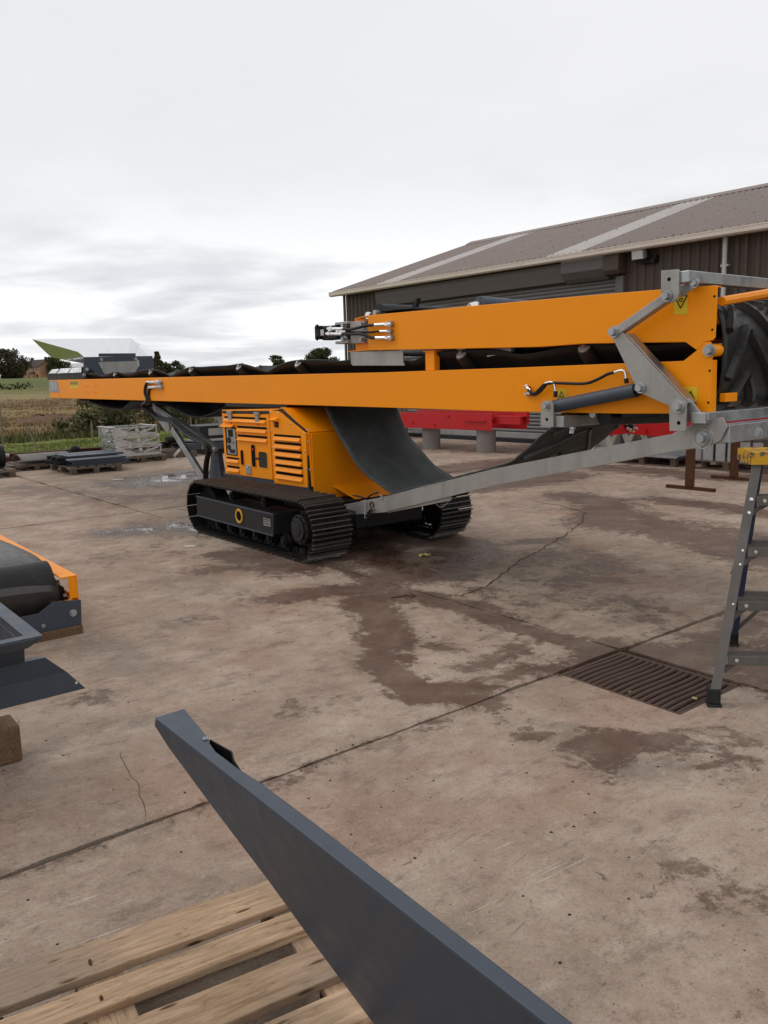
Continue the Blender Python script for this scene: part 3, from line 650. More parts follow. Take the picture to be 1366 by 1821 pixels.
MB().bar(Vector(wp_[0])+Vector((0, 0, .0)), Vector(wp_[1])+Vector((0, 0, .0)), .4, 1.5, (0, 1, 0)).build('wall', 'render', fw)

# ---- rusty steel beam along the yard edge
kb = thing('steel_beam', 'long rusty steel beam lying along the yard edge', 'beam', uv(-18.5, 0), A38)
k = MB(); k.box(-12, 16, -.09, .09, .20, .215); k.box(-12, 16, -.09, .09, 0, .015); k.box(-12, 16, -.006, .006, .0155, .1995); k.build('beam', 'rust', kb)

# ================================================================ SHED
A40 = R(40)
WH = thing('warehouse', 'large brown metal clad shed with shallow pitched roof', 'building', (-1.02, 25.34, 0), R(-50))
LEN = 30.0
DX0, DX1, DZ = 1.62, 9.72, 3.58
# inner lining
w = MB(); w.box(.02, DX0, .06, .2, 0, 4.1); w.box(DX1, LEN, .06, .2, 0, 4.1); w.box(DX0, DX1, .06, .2, DZ, 4.1); w.box(0.02, .2, .2, 11.7, 0, 4.1); w.box(LEN-.2, LEN, .2, 11.7, 0, 4.1); w.box(.02, LEN, 11.7, 11.9, 0, 4.1)
w.build('wall', 'cladding', WH)
def wallsheet(width, z0, z1):
    me = MB(); pr = []
    n = max(1, round(width/.2))
    for i in range(n):
        b = i*width/n; s_ = width/n
        pr += [(b, 0), (b+s_*.30, 0), (b+s_*.42, -.032), (b+s_*.80, -.032), (b+s_*.92, 0)]
    pr.append((width, 0))
    k_ = len(pr); me.v = [(x, y, z0) for x, y in pr]+[(x, y, z1) for x, y in pr]; me.f = [(i, i+1, k_+i+1, k_+i) for i in range(k_-1)]
    return me.mesh('cladding_sheet', 'cladding')
ws = wallsheet(1.0, 0, 4.08)
inst('cladding_sheet', wallsheet(DX0-.06, 0, 4.08), WH, (.03, .04, 0))
x = DX1+.14
while x+1 < LEN: inst('cladding_sheet', ws, WH, (x, .04, 0)); x += 1.0
for i in range(11):
    o = inst('cladding_sheet', ws, WH, (.015, 1.06+i*1.0+.0, 0), (0, 0, R(-90)))
gb = MB().ext([(.02, .06, 4.1), (.02, 11.7, 4.1), (.02, 5.9, 5.95)], (.15, 0, 0)).build('gable', 'cladding', WH)
MB().box(-.03, .028, -.03, .03, 0, 4.08).build('corner_trim', 'lintel', WH)
# roof
SL = (6.02-4.15)/5.99
def roofsheet(mat):
    me = MB(); n = 72; wv = 6
    for j, (y, z) in enumerate(((-.25, 4.15), (5.74, 6.02))):
        for i in range(n+1):
            xx = i/n*1.012; me.v.append((xx, y, z+.040*math.sin(i/n*wv*2*math.pi)))
    me.f = [(i, i+1, n+2+i, n+1+i) for i in range(n)]
    return me.mesh('roof_sheet', mat, True, 60)
rs, rl = roofsheet('roof'), roofsheet('rooflight')
for i in range(31):
    x = -.2+i*1.0
    lt = i in (2, 8)
    o = inst('rooflight' if lt else 'roof_sheet', rl if lt else rs, WH, (x, 0, .006*(i % 2)+(.004 if lt else 0)))
bk = MB().ext([(-.2, 5.74, 6.0), (-.2, 12.1, 4.15), (-.2, 12.1, 4.2), (-.2, 5.74, 6.05)], (31, 0, 0)).build('roof_back', 'roof', WH)
MB().ext([(-.22, 5.50, 5.985), (-.22, 5.74, 6.085), (-.22, 5.98, 5.985), (-.22, 5.98, 6.0), (-.22, 5.74, 6.115), (-.22, 5.50, 6.0)], (31.1, 0, 0)).build('ridge_cap', 'roof', WH)
me = MB()
for i in range(60):
    for y in (-.05, 1.2, 2.4, 3.6, 4.8, 5.6):
        z = 4.15+(y+.25)*SL; x = -.1+i*.5+(.12 if i % 2 else 0)
        me.box(x-.009, x+.009, y-.009, y+.009, z+.01, z+.052)
tag(me.build('roof_fastener', 'roof', WH), kind='stuff')
MB().ext([(-.24, -.25, 4.10), (-.24, 5.74, 5.97), (-.24, 5.74, 6.06), (-.24, -.25, 4.19)], (.03, 0, 0)).build('verge_trim', 'roof', WH)
gt = MB(); gt.ext([(-.24, -.40, 4.15), (-.24, -.40, 4.045), (-.24, -.36, 4.02), (-.24, -.26, 4.02), (-.24, -.26, 4.03), (-.24, -.35, 4.03), (-.24, -.39, 4.052), (-.24, -.39, 4.15)], (31.1, 0, 0))
gt.build('gutter', 'gutter', WH, .004); MB().box(-.2, 30.8, -.25, .05, 4.06, 4.085).build('soffit', 'gutter', WH)
MB().box(-.23, 30.85, -.408, -.402, 4.125, 4.15).build('gutter_lip', 'gutter', WH)
# door
for i in range(41):
    z0 = i*.0875
    if z0 < 3.55:
        pass
sm = MB(); sm.xz([(0, 0)], 0, 0) if False else None
sm.ext([(DX0, .14, 0), (DX0, .115, .018), (DX0, .105, .044), (DX0, .115, .070), (DX0, .14, .0868), (DX0, .16, .0868), (DX0, .16, 0)], (DX1-DX0-.12, 0, 0))
smm = sm.mesh('shutter_slat', 'shutter', True, 50)
for i in range(42): inst('shutter_slat', smm, WH, (.06, 0, i*.0875-.02))
MB().box(DX0-.03, DX0+.06, -.02, .17, 0, DZ).build('door_guide', 'shutter', WH); MB().box(DX1-.16, DX1+.03, -.05, .17, 0, DZ).build('door_guide', 'lintel', WH)
MB().ext([(DX0-.04, -.05, 3.60), (DX0-.04, .05, 3.60), (DX0-.04, .05, 4.01), (DX0-.04, -.10, 4.01), (DX0-.04, -.10, 3.86)], (DX1-DX0-.3, 0, 0)).build('door_lintel', 'lintel', WH)
MB().ext([(8.25, -.12, 3.62), (8.25, -.012, 3.55), (8.25, .04, 3.55), (8.25, .04, 4.06), (8.25, -.2, 4.06), (8.25, -.24, 4.0), (8.25, -.24, 3.76)], (1.12, 0, 0)).build('shutter_box', 'lintel', WH, .01)
MB().ext([(9.38, -.26, 3.7), (9.38, -.2, 3.62), (9.38, .05, 3.62), (9.38, .05, 4.08), (9.38, -.2, 4.08), (9.38, -.26, 4.03)], (.38, 0, 0)).build('shutter_box_end', 'cladding', WH, .01)
dp = MB(); dp.cyl((12.0, -.09, 0), (12.0, -.09, 4.03), .045, 14); dp.build('downpipe', 'zinc', WH, smooth=True)
dk = MB(); dk.box(11.93, 12.07, -.11, -.0, 2.4, 2.44); dk.box(11.93, 12.07, -.11, -.0, 3.5, 3.54); dk.build('pipe_bracket', 'zinc', WH)
MB().box(12.35, 12.41, -.03, .03, 0, 4.08).build('cover_strip', 'cladding', WH)
# floodlight on the wall
fl = thing('floodlight', 'small boxy floodlight on the brown wall below the gutter', 'floodlight', tuple(Vector((-1.02, 25.34, 0))+Vector((math.sin(A40), -math.cos(A40), 0))*10.22+Vector((0, 0, 3.93))), R(-50))
MB().ext([(-.13, -.30, .10), (-.13, -.20, .14), (-.13, -.13, -.06), (-.13, -.27, -.10)], (.28, 0, 0)).build('lamp_head', 'galvmatt', fl, .008)
MB().ext([(-.11, -.306, .08), (-.11, -.280, -.085), (-.11, -.274, -.085), (-.11, -.300, .08)], (.24, 0, 0)).build('lens', 'white', fl)
b = MB(); b.box(-.04, .30, -.13, .03, -.17, -.10); b.box(.16, .32, -.09, .03, -.13, -.02); b.box(-.14, .17, -.2, -.1, -.13, -.085); b.build('bracket', 'black', fl)

# ================================================================ TRACKED CONVEYOR (local x: along the machine toward the viewer, y: across, z: up)
MC = thing('tracked_conveyor', 'long orange folding belt conveyor on black crawler tracks', 'conveyor', (-.838, 7.139, 0), R(-52))
YN, YF = .60, 1.94
# ---- crawler tracks
RZ, XF, XR, RO = .285, .10, -1.87, .262
def loop_point(s):
    L = XF-XR; C = math.pi*RO; T = 2*L+2*C; s %= T
    if s < L: return (XR+s, RZ+RO), 0.0
    s -= L
    if s < C: a = s/RO; return (XF+RO*math.sin(a), RZ+RO*math.cos(a)), a
    s -= C
    if s < L: return (XF-s, RZ-RO), math.pi
    s -= L; a = s/RO; return (XR-RO*math.sin(a), RZ-RO*math.cos(a)), math.pi+a
NS = 44; TOT = 2*(XF-XR)+2*math.pi*RO; PT = TOT/NS
sh = MB(); sh.box(-PT*.455, PT*.455, -.30, .30, -.012, 0)
gr = MB()
for q, hh in ((-.40, .024), (-.02, .016), (.36, .024)): gr.ext([(PT*q-.007, -.30, .0005), (PT*q+.007, -.30, .0005), (PT*q+.004, -.30, hh), (PT*q-.004, -.30, hh)], (0, .60, 0))
grm = gr.mesh('grouser', 'trackedge')

for a in (-.06, .06):
    for q in (-.2, .18): sh.cyl((PT*q, a, .0002), (PT*q, a, .011), .010, 6)
sh.box(-PT*.4, PT*.4, -.09, -.05, -.06, -.0125); sh.box(-PT*.4, PT*.4, .05, .09, -.06, -.0125)
shm = sh.mesh('track_shoe', 'track')
def crawler(y0, sgn):
    fr = MB(); fr.xz([(-1.957,0.391),(-0.34,0.376),(-0.359,0.175),(-0.437,0.168),(-1.972,0.182)], .05, .50)
    tf = fr.build('crawler_track', 'darkgrey', MC, .006); tf.location = (0, y0, 0); tf.scale = (1, .68, 1)
    if sgn < 0: tf.scale = (1, -.68, 1)
    # bright rims along the frame plate
    def sub(mb, name, mat, **k): return mb.build(name, mat, tf, **k)
    e = MB()
    pts = [(-1.957,0.391),(-0.34,0.376),(-0.359,0.175),(-1.972,0.182)]
    e.bar((pts[0][0], .046, pts[0][1]), (pts[1][0], .046, pts[1][1]), .012, .016); e.bar((pts[3][0], .046, pts[3][1]), (pts[2][0], .046, pts[2][1]), .012, .016)
    sub(e, 'frame_flange', 'slate')
    for i in range(NS):
        (x, z), a = loop_point(i*PT+.02); o = inst('track_shoe', shm, tf, (x, .30, z), (0, a, 0))
    for i in range(0, NS):
        (x, z), a = loop_point(i*PT+.02); inst('grouser', grm, tf, (x, .30, z), (0, a, 0))
    s_ = MB(); s_.cyl((XF-.02, .06, RZ), (XF-.02, .34, RZ), .135, 28); s_.cyl((XF-.02, .03, RZ), (XF-.02, .0605, RZ), .10, 24); s_.cyl((XF-.02, .02, RZ), (XF-.02, .0305, RZ), .055, 16); sub(s_, 'final_drive', 'darkgrey', bevel=.006, smooth=True)
    t = MB(); pts2 = []
    for k in range(44):
        r_2 = .205 if k % 4 < 2 else .175; a = k/44*6.2832; pts2.append((XF+r_2*math.cos(a), RZ+r_2*math.sin(a)))
    t.xz(pts2, .22, .26); t.xz(pts2, .34, .38); sub(t, 'sprocket', 'track')
    for k in range(10): bolt(tf, (XF-.02+.118*math.cos(k*.628), .06, RZ+.118*math.sin(k*.628)), (0, -1, 0), .008, .009, 'track', 'hub_bolt')
    i_ = MB(); i_.cyl((XR, .2, RZ), (XR, .42, RZ), .20, 28); i_.cyl((XR, .14, RZ), (XR, .46, RZ), .06, 16); sub(i_, 'idler_wheel', 'track', smooth=True)
    for k in range(6):
        rx = XR+.28+k*.265; w_ = MB(); w_.cyl((rx, .12, .125), (rx, .48, .125), .055, 16); w_.cyl((rx, .17, .125), (rx, .21, .125), .075, 16); w_.cyl((rx, .39, .125), (rx, .43, .125), .075, 16); w_.cyl((rx, .10, .125), (rx, .1205, .125), .03, 10)
        sub(w_, 'road_roller', 'track', smooth=True)
    for rx in (-1.25, -.6):
        w_ = MB(); w_.cyl((rx, .12, .455), (rx, .42, .455), .045, 14); w_.cyl((rx, .10, .455), (rx, .121, .455), .025, 10); sub(w_, 'carrier_roller', 'track', smooth=True)
    if sgn > 0:
        cx, cz = (-1.001,0.284)
        sub(MB().ring((cx, .042, cz), (0, 1, 0), .062, .013), 'lifting_ring', 'ringyellow', smooth=True)
        sub(MB().cyl((cx, .040, cz), (cx, .0495, cz), .056, 20), 'ring_hole', 'void')
        a = (-0.528,-0.405,0.252,0.324)
        sub(MB().box(a[0], a[1], .046, .0495, a[2], a[3]), 'data_plate', 'galvmatt')
        l = MB()
        for q in range(5): l.box(a[0]+.012, a[1]-.012-.02*(q % 2), .0445, .0455, a[2]+.015+q*.02, a[2]+.023+q*.02)
        sub(l, 'plate_print', 'ink')
    return tf
crawler(0, 1); crawler(1.885, -1)
ch = MB(); ch.box(-1.75, -.15, .43, 1.455, .16, .44); ch.box(-1.9, .25, .55, 1.34, .24, .42); ch.box(-1.5, -1.2, .30, 1.6, .2, .36); ch.box(-.55, -.3, .30, 1.6, .2, .36)
ch.build('chassis', 'black', MC, .01)
MB().box(-2.30, -.44, .535, 1.72, .445, .575).build('deck', 'black', MC, .006)
dk = MB(); dk.ext([(-2.25, .525, .555), (-.99, .525, .515), (-.47, .525, .485), (-.47, .525, .56), (-.98, .525, .575), (-2.25, .525, .60)], (0, .012, 0)); dk.build('skirt', 'slate', MC)

# ---- engine housing
YP = .52
PT_L = [(-2.183,1.249),(-1.146,1.273),(-1.102,0.566),(-2.173,0.586)]
body = MB(); body.xz([(-2.24, .58), (-2.255, 1.285), (-.98, 1.315), (-.86, 1.30), (-.475, 1.085), (-.45, .56)], .545, 2.0); eb = body.build('engine_housing', 'orange', MC, .008)
trim = MB(); trim.xz([(-2.213,1.276),(-1.161,1.289),(-0.939,1.315),(-0.502,1.106),(-0.466,0.55),(-0.491,0.548),(-0.527,1.094),(-0.951,1.298),(-1.164,1.263),(-2.196,1.245)], .526, .546)
trim.build('door_frame', 'darkgrey', MC)
MB().box(-2.26, -.95, .60, 1.95, 1.318, 1.36).build('top_rail', 'darkgrey', MC, .006)
pa = MB().xz([(-2.185,1.245),(-1.161,1.253),(-1.147,0.584),(-2.184,0.576)], .512, .544); fd = pa.build('front_door', 'orange', MC, .004)
pb = MB().xz([(-1.147,1.293),(-0.986,1.293),(-0.483,1.089),(-0.493,0.559),(-1.122,0.552)], .514, .544); sp2 = pb.build('side_panel', 'orange', MC, .004)
def louvre(parent, a, y=YP-.008):
    x0, x1, z0, z1 = a; h = z1-z0
    MB().box(x0-.004, x1+.004, y-.0015, y+.004, z0+h*.60, z1+.002).build('slot', 'void', parent)
    l = MB(); l.ext([(x0, y, z0+h*.66), (x0, y-.026, z0+.006), (x0, y-.026, z0), (x0, y-.002, z0-.006), (x0, y+.002, z0+h*.3)], (x1-x0, 0, 0)); return l.build('louvre', 'orange', parent, .002)
for a in ((-1.064,-0.576,1.002,1.058), (-1.063,-0.573,0.923,0.984), (-1.063,-0.57,0.842,0.908), (-1.06,-0.567,0.763,0.832), (-1.06,-0.563,0.689,0.757), (-1.059,-0.559,0.611,0.682)): louvre(sp2, a)
for a in ((-2.124,-1.219,1.162,1.218), (-1.842,-1.213,1.06,1.121), (-1.839,-1.212,0.965,1.027), (-2.124,-1.846,0.711,0.767), (-2.124,-1.845,0.608,0.671)): louvre(fd, a)
def rrect(x0, x1, z0, z1, r_, n=5):
    out = []
    for cx, cz, a0 in ((x1-r_, z1-r_, 0), (x0+r_, z1-r_, 90), (x0+r_, z0+r_, 180), (x1-r_, z0+r_, 270)):
        for i in range(n+1): a = R(a0+90*i/n); out.append((cx+r_*math.cos(a), cz+r_*math.sin(a)))
    return out
def port(parent, a, rr, name, mat='void'):
    MB().xz(rrect(*a, rr), .5095, .5125).build(name, mat, parent)
def rim(parent, a, rr):
    o = MB(); A_ = rrect(a[0]-.008, a[1]+.008, a[2]-.008, a[3]+.008, rr+.008); B_ = rrect(*a, rr); n = len(A_)
    o.v = [(x, .506, z) for x, z in A_]+[(x, .506, z) for x, z in B_]+[(x, .5125, z) for x, z in A_]+[(x, .5125, z) for x, z in B_]
    for i in range(n): j = (i+1) % n; o.f += [(i, j, n+j, n+i), (i, j, 2*n+j, 2*n+i), (n+i, n+j, 3*n+j, 3*n+i)]
    o.build('opening_rim', 'orange', parent)
for a in ((-1.797,-1.728,0.697,0.862), (-1.557,-1.466,0.694,0.931)): port(fd, a, .028, 'hand_slot'); rim(fd, a, .028)
a = (-1.403,-1.225,0.698,0.865); port(fd, a, .03, 'inspection_window', 'screen'); rim(fd, a, .03)
a = (-1.481,-1.396,0.778,0.798); MB().box(a[0], a[1], .505, .509, a[2], a[3]).build('hasp_bar', 'darkgrey', fd)
a = (-1.544,-1.487,0.863,0.897); MB().cyl(((a[0]+a[1])/2, .5, (a[2]+a[3])/2), ((a[0]+a[1])/2, .5094, (a[2]+a[3])/2), .014, 12).build('stop_button', 'red', fd)
a = (-2.128,-1.869,0.789,1.102); port(fd, a, .02, 'control_recess')
b = (-2.085,-1.881,0.802,1.088)
cp = MB().xz(rrect(*b, .012), .503, .5093).build('control_panel', 'galvmatt', fd)
w_, h_ = b[1]-b[0], b[3]-b[2]
MB().box(b[0]+w_*.22, b[0]+w_*.72, .4995, .5025, b[3]-h_*.32, b[3]-h_*.05).build('display', 'screen', fd)
MB().cyl((b[0]+w_*.28, .49, b[3]-h_*.46), (b[0]+w_*.28, .5026, b[3]-h_*.46), w_*.17, 14).build('knob', 'ink', fd)
MB().cyl((b[0]+w_*.66, .495, b[3]-h_*.52), (b[0]+w_*.66, .5026, b[3]-h_*.52), w_*.09, 12).build('key_switch', 'galv', fd)
MB().box(b[0]+w_*.3, b[0]+w_*.85, .497, .5026, b[2]+h_*.06, b[2]+h_*.2).build('switch_block', 'darkgrey', fd)
MB().cyl((b[0]+w_*.25, .49, b[2]+h_*.27), (b[0]+w_*.25, .5026, b[2]+h_*.27), w_*.13, 12).build('knob', 'ink', fd)
a = (-2.172,-1.893,1.107,1.139); MB().ext([(a[0], .5115, a[3]), (a[0], .455, a[2]), (a[0], .46, a[2]-.006), (a[0], .5115, a[3]-.01)], (a[1]-a[0], 0, 0)).build('panel_hood', 'orange', fd)
a = (-1.098,-0.969,1.195,1.229); MB().ext([(a[0], .5135, a[3]), (a[0], .46, a[2]+.01), (a[0], .465, a[2]), (a[0], .5135, a[2]-.01)], (a[1]-a[0], 0, 0)).build('latch_hood', 'orange', sp2)
a = (-1.049,-0.977,1.129,1.193); MB().box(a[0], a[1], .509, .5136, a[2], a[3]).build('latch_recess', 'void', sp2); MB().box(a[0]+.01, a[1]-.012, .500, .5088, a[2]+.01, a[2]+.06).build('catch', 'rust', sp2)
for a in ((-2.026,-1.931,1.148,1.281), (-1.424,-1.336,1.148,1.276)):
    o = MB(); o.box(a[0]+.012, a[1]-.012, .492, .511, a[2]+.02, a[3]); o.box(a[0], a[1], .485, .5115, a[3]-.03, a[3]); o.ext([(a[0]+.02, .492, a[2]+.03), (a[1]-.02, .492, a[2]+.03), ((a[0]+a[1])/2, .5, a[2]-.01)], (0, .012, 0)); o.build('toggle_latch', 'galvmatt', fd, .003)
a = (-1.69,-1.579,0.609,0.702); o = MB(); o.box(a[0], a[1], .50, .5115, a[2], a[3]); o.build('lock_plate', 'galvmatt', fd, .004); MB().ring(((a[0]+a[1])/2, .497, a[3]-.005), (0, 1, 0), .018, .004, 16, 6).build('padlock_shackle', 'chrome', fd)
for p in [(-1.129,1.087),(-1.114,0.917),(-1.104,0.744),(-1.095,0.575),(-0.971,1.272),(-0.739,1.171),(-0.51,1.087),(-0.505,0.916),(-0.5,0.74),(-0.493,0.572),(-1.115,1.281)]: bolt(sp2, (p[0], .5135, p[1]), (0, -1, 0), .006, .006, 'chrome', 'screw')
o = MB(); q = [(0.515,1.122),(0.847,1.07),(1.138,0.706),(1.357,0.469),(1.346,0.418),(0.784,0.395),(0.725,0.473),(0.515,0.5)]
end = MB(); end.yz([(.55, 1.085), (1.98, 1.085), (1.98, .40), (.78, .40), (.69, .475), (.55, .50)], -.448, -.436); eo = end.build('end_panel', 'orange', MC, .003)
fl_ = MB(); fl_.ext([(-.434, .80, .56), (-.434, 1.95, .56), (-.12, 1.9, .41), (-.12, .95, .41)], (.0, 0, -.012)); fl_.build('belt_guard', 'orange', MC)
for q in [(0.515,1.006),(0.516,0.741),(0.512,1.127)]: bolt(eo, (-.436, q[0], q[1]), (1, 0, 0), .007, .007, 'chrome', 'screw')
MB().xz([(-.985, 1.317), (-.87, 1.305), (-.48, 1.092), (-.475, 1.098), (-.865, 1.315), (-.98, 1.327)], .547, 1.98).build('slope_cover', 'orange', MC)

# ---- main (lower) side beams, C sections
LOW = [(-8.8,1.707),(-2.946,1.666),(0.624,1.639),(2.051,1.639),(3.446,1.644)]
LOWB = [(3.57,1.343),(3.008,1.333),(2.049,1.33),(0.61,1.343),(-2.99,1.365),(-8.799,1.4)]
LR = [(3.446,1.644),(3.529,1.701),(3.552,1.718),(3.572,1.742),(3.609,1.747),(3.627,1.721),(3.63,1.669),(3.624,1.644),(3.629,1.344)]
TH = .008
def cbeam(y, sgn, far=False):
    poly = LOW[:-1]+LR+LOWB
    b = MB(); b.xz(poly, y, y+TH*sgn)
    for pl in (LOW, ):
        for p, q in zip(pl, pl[1:]): b.ext([(p[0], y+TH*sgn, p[1]), (q[0], y+TH*sgn, q[1]), (q[0], y+TH*sgn, q[1]-TH), (p[0], y+TH*sgn, p[1]-TH)], (0, .07*sgn, 0))
    pl = list(reversed(LOWB))
    for p, q in zip(pl, pl[1:]): b.ext([(p[0], y+TH*sgn, p[1]), (q[0], y+TH*sgn, q[1]), (q[0], y+TH*sgn, q[1]+TH), (p[0], y+TH*sgn, p[1]+TH)], (0, .07*sgn, 0))
    p, q = LR[-1], LR[-2]; b.ext([(p[0]-TH, y+TH*sgn, p[1]), (p[0], y+TH*sgn, p[1]), (q[0], y+TH*sgn, q[1]), (q[0]-TH, y+TH*sgn, q[1])], (0, .05*sgn, 0))
    return b.build('main_beam', 'orange', MC, .0075, False, 3)
mbn = cbeam(YN, 1); mbf = cbeam(YF, -1)
UPT = [(0.446,2.124),(1.473,2.103),(2.362,2.084),(2.736,2.076),(3.281,2.061),(3.624,2.05),(3.641,2.041)]
UPB = [(3.641,1.889),(3.639,1.767),(3.626,1.752),(3.606,1.75),(3.572,1.742),(3.552,1.718),(3.529,1.701),(3.456,1.75),(2.74,1.776),(2.363,1.772),(1.467,1.798),(0.436,1.83)]
def ubeam(y, sgn):
    b = MB(); b.xz(UPT+UPB, y, y+TH*sgn)
    for p, q in zip(UPT[:-1], UPT[1:-1]): b.ext([(p[0], y+TH*sgn, p[1]), (q[0], y+TH*sgn, q[1]), (q[0], y+TH*sgn, q[1]-TH), (p[0], y+TH*sgn, p[1]-TH)], (0, .07*sgn, 0))
    pl = list(reversed(UPB[-5:-1] if False else UPB[7:]))
    for p, q in zip(pl, pl[1:]): b.ext([(p[0], y+TH*sgn, p[1]), (q[0], y+TH*sgn, q[1]), (q[0], y+TH*sgn, q[1]+TH), (p[0], y+TH*sgn, p[1]+TH)], (0, .07*sgn, 0))
    return b.build('folded_beam', 'orange', MC, .0075, False, 3)
ubn = ubeam(YN, 1); ubf = ubeam(YF, -1)
# left end of the folded section: inner return plate with flanges
b = MB(); z0, z1 = UPB[-1][1], UPT[0][1]; xe = UPT[0][0]
b.box(xe-.33, xe-.002, YN+.10, YN+.108, z0, z1); b.box(xe-.33, xe-.002, YN+.02, YN+.10, z0, z0+.008); b.ext([(xe-.33, YN+.10, z1), (xe-.002, YN+.0, z1), (xe-.002, YN+.10, z1)], (0, 0, -.008)); b.box(xe-.010, xe-.001, YN+.009, YN+.10, z0+.01, z1-.01)
b.build('beam_end_plate', 'orange', MC, .003)
b = MB(); b.box(xe-.33, xe-.002, YF-.108, YF-.10, z0, z1); b.build('beam_end_plate', 'orange', MC, .003)
# hinge
hp_ = (3.622,1.697)
for y0 in (YN-.004, YF-.09): MB().cyl((hp_[0]-.01, y0, hp_[1]), (hp_[0]-.01, y0+.10, hp_[1]), .036, 20).build('hinge_barrel', 'orange', MC, .003, True)
bolt(MC, ((3.613,1.694)[0], YN-.004, hp_[1]), (0, -1, 0), .024, .03, 'galv', 'hinge_bolt')
pc = [(1.155,1.8),(1.242,1.796),(1.238,1.644),(1.151,1.646)]
b = MB(); b.box(pc[0][0]-.01, pc[1][0]+.01, YN+.03, YN+.09, LOW[2][1]+.001, UPB[-2][1]-.001); b.box(pc[0][0]-.025, pc[1][0]+.025, YN+.02, YN+.10, UPB[-2][1]-.012, UPB[-2][1]-.002); b.build('rest_post', 'orange', MC, .004)
b = MB(); b.box(pc[0][0]-.01, pc[1][0]+.01, YF-.09, YF-.03, LOW[2][1]+.001, UPB[-2][1]-.001); b.build('rest_post', 'orange', MC, .004)
# small bolt holes at the ends of the beams
for p in [(3.625,1.991),(3.62,1.81),(3.613,1.584),(3.612,1.406)]: MB().cyl((p[0], YN-.0015, p[1]), (p[0], YN+.0005, p[1]), .007, 10).build('bolt_hole', 'void', mbn)
for p in [(-6.905,1.591),(-6.809,1.591),(-6.932,1.49),(-6.803,1.489),(-6.505,1.591),(-6.408,1.59),(-6.509,1.492),(-6.423,1.488),(-8.025,1.46)]: bolt(mbn, (p[0], YN, p[1]), (0, -1, 0), .010, .006, 'orange', 'bolt')
# tail marking plate and stickers
q = [(-8.781,1.699),(-8.325,1.693),(-8.238,1.497),(-8.844,1.498)]
MB().xz(q, YN-.005, YN-.001).build('tail_plate', 'galvmatt', mbn)
MB().xz([(a*.72+b*.28, c*.7+d*.3) for (a, c), (b, d) in zip(q, [((q[0][0]+q[2][0])/2, (q[0][1]+q[2][1])/2)]*4)], YN-.0065, YN-.0055).build('tail_slider', 'galv', mbn)
def sticker(parent, quad, mark=True, up_=True, zig=False):
    st = MB().xz(quad, YN-.0016, YN-.0006).build('warning_sticker', 'yellow', parent)
    (x0, z0), (x1, z1) = (min(q[0] for q in quad), min(q[1] for q in quad)), (max(q[0] for q in quad), max(q[1] for q in quad))
    w, h = x1-x0, z1-z0
    if zig:
        m_2 = MB()
        for i in range(4): m_2.box(x0+w*(.1+.22*i), x0+w*(.22+.22*i), YN-.0026, YN-.0018, z0+h*.55, z0+h*.9)
        m_2.box(x0+w*.08, x0+w*.92, YN-.0026, YN-.0018, z0+h*.45, z0+h*.5); m_2.build('sticker_print', 'ink', parent); return
    if not mark: return
    cx, cz, s_ = x0+w*.5, (z0+h*.36 if up_ else z1-h*.36), min(w, h)*.42
    k = 1 if up_ else -1
    T = [(cx, cz+k*s_*1.0), (cx+s_*1.0, cz-k*s_*.75), (cx-s_*1.0, cz-k*s_*.75)]
    m_2 = MB()
    for i in range(3):
        a, b = T[i], T[(i+1) % 3]; m_2.bar((a[0], YN-.0024, a[1]), (b[0], YN-.0024, b[1]), .0012, s_*.17)
    m_2.ring((cx-s_*.05, YN-.0024, cz-k*s_*.2), (0, 1, 0), s_*.24, s_*.07, 12, 5); m_2.bar((cx+s_*.1, YN-.0024, cz-k*s_*.1), (cx+s_*.3, YN-.0024, cz-k*s_*.45), .0012, s_*.12)
    m_2.build('warning_symbol', 'ink', parent)
sticker(ubn, [(3.373,2.026),(3.462,2.018),(3.466,1.905),(3.377,1.911)], True, False)
sticker(mbn, [(3.455,1.495),(3.542,1.494),(3.545,1.398),(3.459,1.397)])
sticker(mbn, [(2.514,1.488),(2.597,1.487),(2.597,1.43),(2.515,1.417)])
sticker(mbn, [(-7.637,1.678),(-7.236,1.672),(-7.268,1.554),(-7.671,1.557)], False, True, True)
sticker(mbn, [(-4.568,1.53),(-4.52,1.529),(-4.547,1.391),(-4.594,1.391)], False)

# ---- carrying belt of the main section: trough held by wing idlers
IX = [-8.2, -6.98, -5.755, -4.45, -3.21, -2.0, -.79, .37, 1.53, 2.69]
def belt_prof(x, t):      # t in 0..1 across
    y = .66+1.22*t; wv = abs(t-.5)*2
    k = min(range(len(IX)), key=lambda i: abs(IX[i]-x)); d = abs(IX[k]-x)/.6
    ez = 1.785-.105*min(1, d)**1.4*(.55+.45*math.sin(x*3)); 
    if x < -7.2: ez -= (-7.2-x)*.12
    zc_ = 1.50+.02*min(1, d)
    f = max(0, (wv-.42)/.58)
    return Vector((x, y, zc_+(ez-zc_)*f**1.05))
MB().grid(lambda a, b: belt_prof(-8.5+a*12.0, b), 160, 20).build('carrying_belt', 'belt', MC, solid=.014, smooth=True)
for x in IX[2:]:
    if x == .37: continue
    w_ = MB()
    for s_, y0, y1 in ((1, .665, .99), (-1, 1.875, 1.55)):
        g_ = MB(); w_.cyl((x, y0, 1.755), (x, y1, 1.475), .055, 18); g_.cyl((x, y0-.006*s_, 1.760), (x, y0+.004*s_, 1.7515), .046, 18); g_.cyl((x, y0-.02*s_, 1.771), (x, y0-.005*s_, 1.7595), .014, 8); g_.build('roller_end', 'scrape', MC, smooth=True)
    w_.cyl((x, 1.0, 1.44), (x, 1.54, 1.44), .055, 16); w_.build('idler_roller', 'darkgrey', MC, smooth=True)
    MB().box(x-.04, x+.04, .68, 1.86, 1.365, 1.382).build('idler_frame', 'darkgrey', MC)
